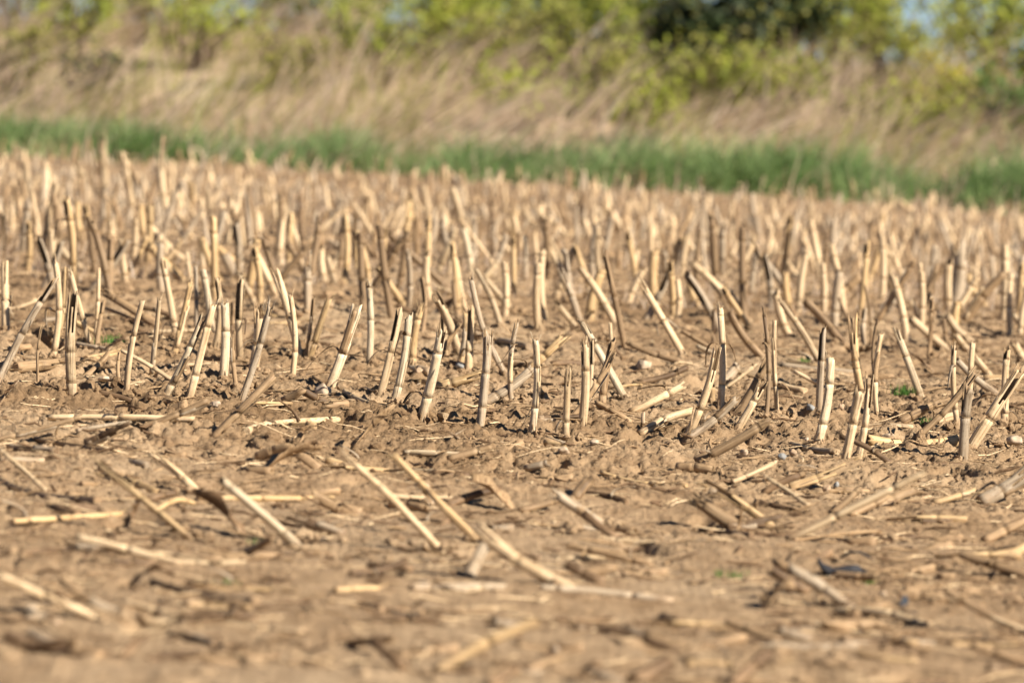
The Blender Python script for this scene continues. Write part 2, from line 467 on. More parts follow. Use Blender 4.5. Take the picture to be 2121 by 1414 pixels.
def make_stalk(name, P0, P1, r, mat='p', top='c', nodes=(), sides=14, sink=0.035, sheath=None, seed=0, bow_amt=None, roots=False):
    rd = random.Random(seed)
    d = P1 - P0; Ln = d.length
    e = empty(name, P0, Vector((0, 0, 1)).rotation_difference(d.normalized()))
    b = rd.uniform(-0.012, 0.012) * Ln / 0.2 if bow_amt is None else bow_amt
    ba = rd.uniform(0, 6.28)
    bow = lambda z: (b * math.cos(ba) * math.sin(math.pi * max(0, z) / Ln), b * math.sin(ba) * math.sin(math.pi * max(0, z) / Ln))
    nz = sorted(t * Ln for t in nodes if 0.03 < t < 0.97)
    cuts = [-sink] + nz + [Ln]
    oval = rd.uniform(0.02, 0.11); oa = rd.uniform(0, 3.14); ga = rd.uniform(0, 6.28); gd = rd.uniform(0.0, 0.14)
    def base_r(z, a):
        t = max(0, z) / Ln
        rr = r * (1.07 - 0.13 * t) * (1 + oval * math.cos(2 * (a - oa)))
        g = math.cos(a - ga)
        if g > 0.75: rr *= 1 - gd * (g - 0.75) / 0.25
        dn = min([abs(z - q) for q in nz] + [9])
        return rr * (1 + 0.035 * math.exp(-(dn / (r * 0.9)) ** 2))
    mats = [M[mat], M['pith']]
    for k in range(len(cuts) - 1):
        z0, z1 = cuts[k], cuts[k + 1]
        last = k == len(cuts) - 2
        if z1 - z0 < 0.004: continue
        m = max(4, min(14, int((z1 - z0) / 0.014) + 1))
        zs = [z0 + (z1 - z0) * i / m for i in range(m + 1)]
        if not last:
            tube('internode', zs, base_r, mats, e, sides, bow)
            continue
        jj = [rd.uniform(-1, 1) for _ in range(sides)]
        jag = {'c': 0.38, 'o': 0.9, 'h': 0.8, 's': 1.0, 'f': 1.6, 'j': 1.3}[top] * r
        slant = rd.uniform(-0.5, 0.5) * r; sa = rd.uniform(0, 6.28)
        if top == 'o': slant = 1.6 * r; sa = R(20)
        tp = lambda j: jj[j] * jag + slant * math.cos(2 * math.pi * j / sides - sa)
        span = z1 - z0
        if top == 'c':
            tube('internode', zs, base_r, mats, e, sides, bow, hollow=0.22, top=tp)
        elif top == 'o':
            tube('internode', zs, base_r, mats, e, sides, bow, hollow=0.2, top=tp)
        elif top == 'h':                                    # one side of the wall torn away, dark hollow showing
            ac = R(rd.uniform(195, 225)); half = R(rd.uniform(42, 62)); i0 = rd.randint(0, max(1, m // 3))
            def mask(i, j, ac=ac, half=half, i0=i0):
                a = 2 * math.pi * (j + 0.5) / sides
                dd = abs((a - ac + math.pi) % (2 * math.pi) - math.pi)
                return not (dd < half and i >= i0)
            tube('internode', zs, base_r, mats, e, sides, bow, hollow=0.16, mask=mask, top=tp)
        else:                                               # split into strips, frayed ones spread outwards
            gaps = rd.sample(range(sides), 4 if top == 's' else 5)
            deep = {g: rd.uniform(0.15, 0.75) for g in gaps}
            short = {j: rd.random() for j in range(sides)}
            fl = {'s': 0.22, 'f': 0.65, 'j': 0.1}[top]
            lobe = [rd.uniform(0.2, 1) for _ in range(5)]
            def rr(z, a):
                t = max(0, (z - z0) / span)
                lb = lobe[int(a / (2 * math.pi) * 5) % 5]
                return base_r(z, a) * (1 + fl * lb * t * t)
            def mask(i, j):
                t = (i + 0.5) / m
                if j in deep and t > deep[j]: return False
                if short[j] < 0.25 and t > 0.62 + 0.8 * short[j]: return False
                return True
            tube('internode', zs, rr, mats, e, sides, bow, hollow=0.17, mask=mask, top=tp)
    for z in nz:
        h = r * 0.10
        prof = {0: 1.03, 1: 1.05, 2: 1.075, 3: 1.015}
        zz = [z - h, z - h * 0.35, z + h * 0.4, z + h]
        tube('node', zz, lambda q, a, zz=zz: base_r(q, a) * prof[min(range(4), key=lambda i: abs(zz[i] - q))], [M['node']], e, sides, bow)
    # dry leaf sheath clinging to the cane
    if sheath is None: sheath = 1 if rd.random() < 0.42 and Ln > 0.08 else 0
    for s in range(sheath):
        z0 = (nz[0] if nz and rd.random() < 0.6 else rd.uniform(0.0, 0.25) * Ln); z1 = min(Ln * 1.02, z0 + rd.uniform(0.3, 0.65) * Ln)
        ac = rd.uniform(0, 6.28); half = rd.uniform(0.5, 1.3); fl = rd.uniform(0.1, 0.9)
        m = 8; zs = [z0 + (z1 - z0) * i / m for i in range(m + 1)]
        def rs(z, a, z0=z0, z1=z1, fl=fl, ac=ac):
            t = (z - z0) / (z1 - z0)
            return base_r(z, a) * 1.05 + r * fl * t * t + 0.0006
        def mask(i, j, ac=ac, half=half):
            a = 2 * math.pi * (j + 0.5) / sides
            dd = abs((a - ac + math.pi) % (2 * math.pi) - math.pi)
            return dd < half * (1 - 0.75 * ((i + 0.5) / 8) ** 1.5)
        if any(mask(0, j) for j in range(sides)):
            sh = tube('leaf_sheath', zs, rs, [M[rd.choice(['g', 'b', 'p', mat])]], e, sides, bow, hollow=0.06, mask=mask)
            fix_floor(sh)
    for _ in range(2):                                       # wisps of dry leaf hanging from a node
        if not (rd.random() < 0.45 and Ln > 0.1 and nz and r > 0.005): continue
        z = rd.choice(nz); a = rd.uniform(0, 6.28); ln = rd.uniform(0.03, 0.10); a2 = a + rd.uniform(-1.2, 1.2)
        pts = []
        for i in range(7):
            t = i / 6
            aa = a + (a2 - a) * t
            out = r * 0.95 + ln * t * 0.6
            pts.append(Vector((math.cos(aa) * out, math.sin(aa) * out, z + ln * (0.55 * t - 1.2 * t * t))))
        strip('dry_leaf_shred', pts, [(0.0045 * (1 - 0.85 * i / 6) + 0.0005) * rd.uniform(0.7, 1.2) for i in range(7)], M[rd.choice(['b', 'g', 'd', 'b'])], e, 0.25)
    if top in 'csj' and rd.random() < 0.6 and r > 0.005 and sides > 8:         # loose fibres at the cut
        for _ in range(rd.randint(1, 3)):
            a = rd.uniform(0, 6.28); ln = rd.uniform(0.006, 0.022); bx, by = bow(Ln)
            p0 = Vector((bx + math.cos(a) * r * 0.86, by + math.sin(a) * r * 0.86, Ln - 0.008))
            pts = [p0 + Vector((math.cos(a) * ln * 0.35 * t * t, math.sin(a) * ln * 0.35 * t * t, 0.008 * t + ln * t)) for t in (0, 0.35, 0.7, 1.0)]
            strip('fibre', pts, [0.0016, 0.0014, 0.001, 0.0003], M[mat], e, 0.2)
    if roots:
        V, F = [], []
        for k in range(rd.randint(4, 7)):
            a = rd.uniform(0, 6.28); z0 = rd.uniform(0.004, 0.022); rt = r * rd.uniform(0.13, 0.24); sp = r * rd.uniform(1.6, 2.6)
            b0 = len(V)
            for i in range(4):
                t = i / 3; rad = r * 0.85 + (sp - r * 0.85) * t ** 1.3; zz = z0 - (z0 + 0.022) * t ** 1.6
                for j in range(5):
                    q = j * 2 * math.pi / 5; w_ = rt * (1 - 0.45 * t)
                    V.append((math.cos(a) * rad - math.sin(a) * w_ * math.cos(q), math.sin(a) * rad + math.cos(a) * w_ * math.cos(q), zz + w_ * math.sin(q)))
            for i in range(3):
                for j in range(5): F.append((b0 + i * 5 + j, b0 + i * 5 + (j + 1) % 5, b0 + i * 5 + 5 + (j + 1) % 5, b0 + i * 5 + 5 + j))
        mesh_obj('brace_roots', V, F, [M['b']], e)
    tone = rd.random()
    off = rd.random()
    for ch in e.children: ch.color = (tone, off, tone, 1)
    return e

def fix_floor(o):
    """drop the pith disc a tube adds, which a clinging sheath does not have"""
    me = o.data; import bmesh
    bm = bmesh.new(); bm.from_mesh(me)
    bm.faces.ensure_lookup_table()
    big = [f for f in bm.faces if len(f.verts) > 4]
    bmesh.ops.delete(bm, geom=big, context='FACES')
    loose = [v for v in bm.verts if not v.link_faces]
    bmesh.ops.delete(bm, geom=loose, context='VERTS')
    bm.to_mesh(me); bm.free()

def strip(name, pts, ws, mat, parent=None, vee=0.35, thick=0.0007, twist=0.0, up=Vector((0, 0, 1))):
    """leaf-like strip with a folded midrib and real thickness"""
    V, F = [], []
    n = len(pts)
    for i, p in enumerate(pts):
        t = (pts[min(i + 1, n - 1)] - pts[max(i - 1, 0)]).normalized()
        s = t.cross(up)
        if s.length < 1e-4: s = t.cross(Vector((1, 0, 0)))
        s.normalize(); nn = s.cross(t).normalized()
        if twist:
            q = Quaternion(t, twist * i / (n - 1)); s = q @ s; nn = q @ nn
        w = ws[i]
        for k in (0, 1):
            o = nn * (thick * (0.5 - k))
            V += [p - s * w + nn * w * vee + o, p + o, p + s * w + nn * w * vee + o]
    for i in range(n - 1):
        a, b = i * 6, (i + 1) * 6
        F += [(a, a + 1, b + 1, b), (a + 1, a + 2, b + 2, b + 1), (a + 3, b + 3, b + 4, a + 4), (a + 4, b + 4, b + 5, a + 5),
              (a, b, b + 3, a + 3), (a + 2, a + 5, b + 5, b + 2)]
    F += [(0, 3, 4, 1), (1, 4, 5, 2)]
    e = (n - 1) * 6; F += [(e, e + 1, e + 4, e + 3), (e + 1, e + 2, e + 5, e + 4)]
    return mesh_obj(name, V, F, mat, parent, True)

def auto_nodes(Ln, rd):
    t = rd.uniform(0.02, 0.09); out = []
    while t < Ln: out.append(t / Ln); t += rd.uniform(0.075, 0.13)
    return out

REG = {1: (0, 480, 2.996), 2: (707, 480, 2.996), 3: (1414, 480, 2.996), 4: (0, 900, 2.751), 5: (707, 900, 2.751), 6: (1414, 900, 2.751),
       11: (0, 0, 2.827), 12: (707, 0, 2.827), 13: (1414, 0, 2.827)}
def full(reg, x, y):
    ox, oy, s = REG[reg]
    return ox + x / s, oy + y / s
LABELS = {}
def rest_height(A, B, r):
    """how far a piece from A to B must rise so that it lies on the lumps instead of in them"""
    t = np.linspace(0.05, 0.95, 16)
    x = A.x + (B.x - A.x) * t; y = A.y + (B.y - A.y) * t; z = A.z + (B.z - A.z) * t
    g = plane_z(x, y) + soil_disp(x, y)
    return max(0.0, float(np.quantile(g - z, 0.72)) + r * 0.55)

def uniq(label, group=None):
    assert label not in LABELS or LABELS[label] == group and group, label
    LABELS[label] = group
    return label

# ------------------------------------------------------------------ standing stubble seen one by one
# (region of the photo, foot x, y, tip x, y, width, colour, top, node heights, label)
STANDING = [
 (1, 35,610, 30,195, 52,'p','s',[430], 'upright stalk with two-pronged top touching the left picture edge'),
 (1, -25,960, 343,292, 46,'g','h',[440,640], 'long stalk leaning right from the left picture edge, split open'),
 (1, 328,790, 345,185, 42,'p','c',[485,740], 'tall pale stalk rising behind the long leaning one at far left'),
 (1, 362,640, 400,225, 40,'y','s',[470], 'golden stalk with split top tucked behind a tall pale one, far left'),
 (1, 448,1000, 458,385, 66,'p','s',[745,935], 'thick upright stalk split lengthwise, frontmost at the far left'),
 (1, 555,690, 436,250, 32,'p','c',[], 'slim stalk leaning left just behind the thick split one, far left'),
 (1, 592,650, 614,225, 27,'p','c',[430], 'slim pale upright stalk beside a short dark-sided one, left part'),
 (1, 600,705, 643,430, 30,'b','h',[], 'short dark-sided stalk leaning right above a green seedling'),
 (1, 785,1010, 885,425, 38,'p','c',[650], 'smooth pale stalk leaning slightly right, alone in the left quarter'),
 (1, 942,890, 990,410, 32,'p','c',[790], 'slim pale stalk just right of the smooth one, dark foot'),
 (1, 680,350, 690,30, 48,'b','h',[180], 'blurred upright stalk with blackened top in the upper left'),
 (1, 1092,650, 1010,185, 50,'p','c',[275,560], 'thick pale stalk leaning left with a high node ring, left part'),
 (1, 1085,745, 1185,325, 40,'y','c',[610], 'golden stalk leaning right, crossing the foot of a left-leaning one'),
 (1, 1215,600, 1213,215, 26,'g','c',[], 'thin grey upright stalk between golden and bleached ones'),
 (1, 1315,620, 1258,235, 42,'w','c',[290], 'bleached stalk leaning left with a bright cut top'),
 (1, 1338,720, 1345,290, 42,'p','h',[450], 'pale upright stalk with torn dark top behind two right-leaning ones'),
 (1, 1030,1015, 1265,520, 50,'w','s',[705,945], 'shorter of two parallel right-leaning stalks, with ringed nodes'),
 (1, 1183,1008, 1322,455, 50,'p','c',[590,890], 'longer of two parallel right-leaning stalks, with ringed nodes'),
 (1, 1385,905, 1393,440, 58,'w','c',[615], 'thick straight stalk with flat cut top and one dark node ring'),
 (1, 1433,660, 1440,430, 22,'d','h',[], 'narrow dark strip of stalk against a thick straight one'),
 (1, 1490,800, 1492,295, 44,'p','h',[540], 'upright stalk with half its top black and hollow, left of centre'),
 (1, 1500,1045, 1678,455, 48,'g','c',[690], 'grey stalk leaning right with dark husk along its foot'),
 (1, 1572,850, 1603,470, 62,'p','s',[700], 'broad fluted stalk behind a grey right-leaning one'),
 (1, 1815,900, 1800,392, 34,'p','c',[745], 'slim straight stalk with a dark tip, left of centre'),
 (1, 1858,770, 1715,250, 48,'p','f',[540,690], 'left-leaning stalk with streaky frayed upper half'),
 (1, 1912,500, 1920,130, 52,'g','c',[300], 'stout grey blurred stalk behind the frayed left-leaning one'),
 (1, 1900,770, 1945,410, 26,'b','h',[], 'thin brown stalk with shaded left side beside an orange one'),
 (1, 1925,775, 2040,420, 44,'y','c',[690], 'orange-brown stalk leaning right with a dark foot'),
 (1, 1462,940, 1450,620, 28,'b','j',[], 'thin brown splinter standing in front of a black-topped stalk'),
 (1, 235,930, 260,575, 17,'b','j',[], 'very thin twig-like stem with hooked tip, far left'),
 (1, 740,940, 740,750, 22,'b','j',[], 'short thin brown stub left of the smooth leaning stalk'),
 (1, 530,245, 340,60, 46,'p','c',[160], 'blurred stalk leaning far left in the upper left'),
 (1, 325,290, 205,-30, 42,'b','c',[100], 'long blurred brown stalk leaning left, upper left corner of stubble'),
 (1, 1030,200, 1030,50, 36,'p','c',[], 'short blurred stalk behind the thick left-leaning one'),
 (1, 1185,320, 1160,130, 28,'p','c',[], 'thin blurred pale stalk above the golden leaning one'),
 (1, 1255,240, 1255,62, 38,'p','c',[], 'blurred pale stalk above the bleached left-leaning one'),
 (1, 1462,275, 1390,130, 62,'g','f',[], 'stout blurred stalk leaning left with broken dark top'),
 (1, 1470,310, 1470,85, 22,'b','c',[], 'thin brown stalk beside the stout broken-topped one'),
 (1, 1705,260, 1658,92, 36,'p','c',[], 'blurred pale stalk above the frayed left-leaning one'),
 (1, 1585,465, 1475,250, 42,'p','c',[], 'left-leaning stalk behind the black-topped upright one'),
 (1, 2085,330, 2030,150, 42,'p','c',[], 'blurred stalk leaning left between grey and white ones near centre'),
 (1, 1890,235, 1828,138, 46,'p','c',[], 'short blurred stalk leaning left above the stout grey one'),
 (2, -70,960, 97,470, 62,'w','f',[750], 'stout bleached stalk leaning right beside a large pale stone'),
 (2, 175,805, 170,325, 46,'w','c',[348,545], 'bright slim stalk with two dark rings, left of centre'),
 (2, 243,1010, 365,478, 50,'p','h',[750], 'right-leaning stalk with a dark slit at its top, near centre'),
 (2, 328,1062, 420,520, 52,'w','o',[645,960], 'pale right-leaning stalk with an oval dark hole at its tip'),
 (2, 440,825, 492,470, 50,'y','j',[545,780], 'golden-footed stalk behind the one with a holed tip'),
 (2, 500,1150, 625,590, 68,'w','c',[745,1020], 'stoutest leaning stalk at centre, with peeling husk and rooty foot'),
 (2, 640,760, 633,460, 46,'p','h',[], 'stalk with blackened hollow top behind the stoutest one'),
 (2, 735,825, 772,500, 40,'y','c',[742], 'golden stalk just left of the half-black one'),
 (2, 788,865, 803,465, 52,'p','h',[742], 'upright stalk split in half, left side black, right side bright'),
 (2, 415,500, 412,120, 38,'g','c',[], 'tall grey blurred stalk left of centre'),
 (2, 502,630, 495,270, 36,'b','h',[], 'blurred brown stalk with dark slit beside a tall grey one'),
 (2, 865,1185, 912,632, 56,'g','f',[880,1090], 'grey upright stalk with torn husk at its top, at centre'),
 (2, 1183,1245, 1207,670, 50,'w','c',[842,1090], 'bright clean-cut upright stalk in the middle of the front row'),
 (2, 1055,1045, 1090,560, 34,'g','j',[700], 'slim grey stalk with forked tip left of the bright clean-cut one'),
 (2, 1018,885, 805,290, 42,'g','c',[600], 'long left-leaning stalk crossing behind the torn-topped one'),
 (2, 990,595, 838,240, 40,'p','j',[420], 'left-leaning stalk with a pale tuft on top, near centre'),
 (2, 1068,495, 890,290, 34,'p','c',[], 'thin left-leaning stalk right of the tufted one'),
 (2, 1220,605, 1225,200, 46,'p','c',[262], 'straight lone stalk with a high node, behind the front row at centre'),
 (2, 1480,560, 1360,240, 46,'g','c',[400], 'left-leaning stalk with dark middle, right of the straight lone one'),
 (2, 1755,1025, 1490,545, 54,'w','c',[700], 'left-leaning stalk whose top folds over into a bent arm'),
 (2, 1455,595, 1330,440, 40,'p','c',[], 'short left-leaning stalk above the folded bent one'),
 (2, 1762,725, 1635,130, 46,'b','h',[400], 'long brown left-leaning stalk with dark left edge, right of centre'),
 (2, 1705,535, 1540,370, 48,'p','c',[], 'left-leaning stalk left of the long brown one'),
 (2, 2125,770, 1850,300, 52,'p','c',[560], 'long left-leaning stalk with a white flap on its tip'),
 (2, 2085,545, 2085,300, 42,'p','c',[], 'upright pale stalk beside the white-flapped leaning one'),
 (2, 1393,1285, 1410,845, 50,'p','s',[1180], 'short stub split into vertical slats, frontmost right of centre'),
 (2, 1497,1195, 1507,680, 52,'p','c',[860], 'straight stalk right of the slatted stub'),
 (2, 1540,1010, 1555,665, 28,'p','h',[], 'narrow half stalk pressed against a straight one'),
 (2, 1615,1085, 1682,668, 48,'b','h',[], 'brown stalk with black hollow side under a thin upright tip'),
 (2, 1660,920, 1668,560, 24,'p','c',[], 'thin upright tip sticking out above the hollow brown stalk'),
 (2, 1430,1155, 1685,745, 42,'b','f',[930], 'ragged brown stalk leaning right across the hollow one'),
 (2, 1655,690, 1600,550, 15,'b','j',[], 'thin curved twig beside the folded bent stalk'),
 (2, 1875,1205, 1875,1120, 26,'g','c',[], 'tiny grey stub standing alone right of centre'),
 (2, 240,235, 340,20, 44,'d','j',[], 'dark blurred stalk leaning right above the bright ringed one'),
 (2, 768,490, 712,180, 36,'p','c',[300], 'pale left-leaning stalk behind the half-black one'),
 (2, 722,565, 695,300, 26,'b','c',[], 'thin dark stalk behind the golden one near centre'),
 (2, 725,750, 590,400, 58,'p','f',[], 'broad pale left-leaning stalk behind the stoutest one'),
 (2, 806,250, 755,-20, 46,'w','c',[160], 'tall bright blurred stalk leaning left, upper centre'),
 (3, 235,1085, 232,478, 42,'p','c',[520,700,950], 'tall straight stalk with several nodes, right of centre'),
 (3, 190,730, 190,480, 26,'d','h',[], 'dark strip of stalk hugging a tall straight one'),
 (3, 38,1250, 215,708, 50,'p','s',[1095], 'streaky right-leaning stalk in front of the tall straight one'),
 (3, 180,1055, 185,950, 46,'y','c',[], 'short yellow stub at the foot of the tall straight stalk'),
 (3, 352,1115, 527,790, 58,'b','h',[910], 'right-leaning brown stalk with deep shadow inside'),
 (3, 345,1215, 492,940, 50,'p','f',[], 'split right-leaning stalk with an open husk, front right'),
 (3, 520,1140, 507,515, 32,'b','c',[700,880], 'slim dark-footed stalk left of an even slimmer pale one'),
 (3, 587,1125, 570,545, 32,'p','c',[950], 'slim pale straight stalk with one node, right part'),
 (3, 845,1110, 872,595, 50,'g','h',[800], 'shaded stalk standing behind the bright front one, right part'),
 (3, 843,1300, 918,782, 56,'w','c',[940,1190], 'bright ringed stalk at the front of the right part'),
 (3, 1105,980, 1058,520, 58,'y','f',[800,845], 'golden stalk split into a V at its top, right part'),
 (3, 1125,725, 1127,470, 36,'g','h',[560], 'blurred stalk behind the V-topped one'),
 (3, 1195,955, 1208,540, 20,'d','c',[], 'thin dark stalk against a pale one, right part'),
 (3, 1208,1135, 1234,632, 38,'p','c',[930], 'pale stalk right of a thin dark one'),
 (3, 1478,1025, 1325,608, 52,'w','s',[772,1000], 'left-leaning stalk with curled husk above green grass seedlings'),
 (3, 1705,1200, 1685,700, 42,'p','c',[], 'straight pale stalk behind a long right-leaning brown-tipped one'),
 (3, 1785,1050, 1800,688, 38,'p','c',[860], 'straight pale stalk rising above the brown tip of a leaner'),
 (3, 1998,1185, 2015,720, 46,'p','h',[], 'half-hollow stalk with black left side near the right edge'),
 (3, 1738,1412, 1772,960, 66,'g','f',[1150], 'grey splintered stalk at the front, far right'),
 (3, 1790,1335, 2100,850, 76,'p','s',[1160], 'thickest right-leaning stalk, at the front far right'),
 (3, 1450,1275, 1820,862, 44,'b','f',[1130], 'long right-leaning stalk with dark frayed tip, far right'),
 (3, 1010,1405, 1095,985, 56,'p','f',[1190], 'splintered stalk, left one of a pair at the very front'),
 (3, 1093,1395, 1155,890, 46,'p','f',[1210], 'splintered stalk, right one of a pair at the very front'),
 (3, 503,785, 290,500, 52,'b','c',[], 'left-leaning brown stalk with thin shoot, right of centre'),
 (3, 285,510, 175,315, 18,'b','j',[], 'thin shoot continuing above a left-leaning brown stalk'),
 (3, 402,545, 290,372, 46,'p','c',[], 'short blurred left-leaning stalk above the brown one'),
 (3, 845,800, 598,412, 42,'p','c',[560], 'long thin left-leaning stalk, right part'),
 (3, 985,685, 760,430, 62,'b','c',[], 'stout blurred left-leaning stalk, right part'),
 (3, 1645,730, 1420,535, 56,'p','c',[], 'left-leaning stalk reaching a dark-footed stub, right part'),
 (3, 1465,560, 1412,420, 34,'p','c',[], 'short blurred left-leaning tip, right part'),
 (3, 1795,690, 1640,518, 56,'p','c',[], 'upper of two stacked left-leaning stalks near the right edge'),
 (3, 1778,750, 1690,638, 50,'p','c',[], 'lower of two stacked left-leaning stalks near the right edge'),
 (3, 1915,905, 1790,755, 50,'p','c',[], 'left-leaning stalk just below the stacked pair near the right edge'),
 (3, 2130,810, 2060,695, 50,'p','c',[], 'left-leaning stalk cut off by the right picture edge'),
 (3, 1497,560, 1475,190, 22,'p','c',[], 'tall thin blurred stalk, right part'),
 (3, 1528,775, 1545,410, 28,'b','h',[500], 'thin stalk with blackened foot, right part'),
 (3, 2030,625, 2040,258, 36,'p','c',[], 'slim straight stalk alone near the right edge'),
 (3, 1640,690, 1620,540, 28,'b','c',[], 'short brown stalk beside the stacked left-leaning pair'),
 (3, 1200,565, 1440,180, 36,'b','c',[], 'long blurred stalk leaning right, right part'),
 (3, 1170,725, 1128,330, 17,'b','j',[], 'thin curved stem behind the V-topped stalk'),
 (3, 1050,640, 963,408, 15,'b','j',[], 'thin twig leaning left from the V-topped stalk'),
 (3, 1680,490, 1720,100, 88,'g','f',[230], 'broad shaggy blurred stalk, right part'),
 (3, 880,475, 1105,270, 58,'b','c',[], 'stout blurred brown stalk leaning right behind the right-part rows'),
 (3, 1755,560, 2000,258, 56,'b','c',[], 'stout blurred stalk leaning right near the right edge'),
 (11, 992,1300, 955,800, 42,'p','c',[1150], 'tall blurred stalk reaching the green grass strip, upper left'),
 (11, 618,1150, 590,765, 44,'p','f',[1100,980], 'blurred stalk with ragged tip reaching the green strip, upper left'),
 (11, 655,1414, 625,1130, 44,'p','c',[], 'blurred stalk below the ragged-tipped one, upper left'),
 (11, 775,1265, 720,900, 50,'p','c',[], 'blurred pale stalk between two tall ones, upper left'),
 (11, 525,1160, 448,948, 46,'p','c',[], 'blurred whitish stalk leaning left, upper left'),
 (11, 935,1280, 758,975, 30,'b','c',[], 'thin blurred brown stalk leaning left between tall ones, upper left'),
 (11, 165,1215, 150,955, 56,'p','c',[], 'wide blurred pale stalk near the left edge, upper left'),
 (11, 268,1210, 270,955, 46,'p','c',[], 'blurred pale stalk with dark left side near the left edge'),
 (11, 865,1540, 880,1212, 44,'y','c',[], 'blurred golden upright stalk, upper left quarter'),
 (11, 1775,1500, 1752,1102, 20,'d','j',[], 'thin dark stem standing taller than its blurred neighbours'),
 (11, 1242,1310, 1215,1100, 36,'p','c',[], 'blurred pale stalk right of the dark-knobbed one'),
 (11, 1692,1380, 1665,1150, 42,'p','c',[], 'bright blurred stalk left of the thin dark stem'),
 (11, 1130,1220, 1120,1075, 46,'y','j',[], 'short blurred stalk with a dark knob on top'),
 (12, 380,1390, 390,1150, 62,'y','c',[], 'wide blurred yellow stalk in the upper centre'),
 (12, 452,1500, 430,1200, 18,'p','c',[], 'very thin blurred stem beside the wide yellow stalk'),
 (12, 512,1300, 480,1095, 42,'p','c',[], 'bright blurred stalk leaning left, right of the wide yellow one'),
 (12, 735,1420, 648,1105, 50,'p','c',[1290], 'bright blurred two-jointed stalk leaning left, upper centre'),
 (12, 618,1320, 590,1200, 40,'p','c',[], 'short bright blurred stub left of the two-jointed one'),
 (12, 1212,1350, 1138,1198, 50,'p','c',[], 'bright blurred stalk tilting left, right one of two, upper centre'),
 (12, 1125,1330, 1070,1238, 40,'p','c',[], 'bright blurred stalk tilting left, left one of two, upper centre'),
 (12, 1645,1350, 1548,1215, 60,'p','c',[], 'wide bright blurred stalk tilting left, right of upper centre'),
 (12, 1400,1320, 1400,1115, 32,'d','f',[], 'dark blurred stalk with shaggy pale tip, upper centre'),
 (12, 1822,1265, 1827,1150, 28,'p','c',[], 'small blurred pale stalk standing above its row, upper right of centre'),
 (12, 1465,1410, 1420,1285, 45,'p','c',[], 'bright blurred stub beside the dark shaggy-tipped stalk'),
 (12, 868,1410, 885,1185, 22,'d','c',[], 'thin dark blurred stalk, upper centre'),
 (12, 1010,1410, 1012,1238, 46,'y','c',[], 'blurred golden stalk right of a thin dark one, upper centre'),
 (12, 1932,1410, 1937,1258, 42,'p','c',[], 'blurred bright upright stalk, upper right of centre'),
 (13, 130,1414, 105,1045, 36,'g','j',[1180], 'tall blurred stalk with wispy tip against the green strip, right half'),
 (13, 455,1410, 405,1135, 36,'g','c',[], 'blurred grey stalk leaning left, right of the wispy tall one'),
 (13, 742,1310, 735,1178, 36,'p','c',[], 'small blurred whitish stalk standing out in the upper right'),
 (13, 1182,1360, 1180,1258, 42,'y','c',[], 'small blurred golden stub, upper right'),
 (13, 1402,1410, 1405,1308, 36,'p','c',[], 'small blurred white stub, upper right'),
 (13, 1995,1430, 1948,1245, 50,'p','c',[], 'blurred pale stalk leaning left at the right picture edge'),
 # run-over stalks of the bare strip in front, leaning far to the left
 (4, 1085,592, 548,150, 42,'y','c',[440,360], 'run-over jointed stalk slanting left above a dark shadow, front left'),
 (4, 1130,330, 858,100, 45,'p','c',[250], 'run-over stalk slanting left behind a dark crumpled leaf, front left'),
 (4, 1685,622, 1262,258, 54,'w','c',[298,560], 'brightest run-over stalk slanting left, front left'),
 (5, 578,675, 8,110, 45,'p','c',[300], 'long run-over stalk slanting left, left one of a parallel pair'),
 (5, 780,610, 300,120, 44,'y','c',[265,330], 'long run-over stalk slanting left, right one of a parallel pair'),
 (5, 1275,862, 782,535, 78,'p','c',[690], 'thick run-over stalk slanting left at the front centre'),
 (5, 1535,545, 1225,338, 70,'g','c',[], 'stout run-over stalk slanting left, right of front centre'),
 (4, 575,1055, -10,800, 50,'p','c',[915], 'run-over stalk slanting left at the lower left picture edge'),
 (4, 795,1065, 318,800, 58,'g','c',[910], 'run-over grey stalk slanting left, lower left'),
 (6, 965,992, 605,755, 68,'g','c',[], 'run-over stalk slanting left below the dark curved scrap'),
 (6, 340,540, 80,365, 78,'b','f',[], 'stout brown run-over stalk with frayed end, front right'),
 (6, 2010,1140, 1490,875, 50,'b','c',[920], 'run-over brown stalk slanting left at the lower right edge'),
]

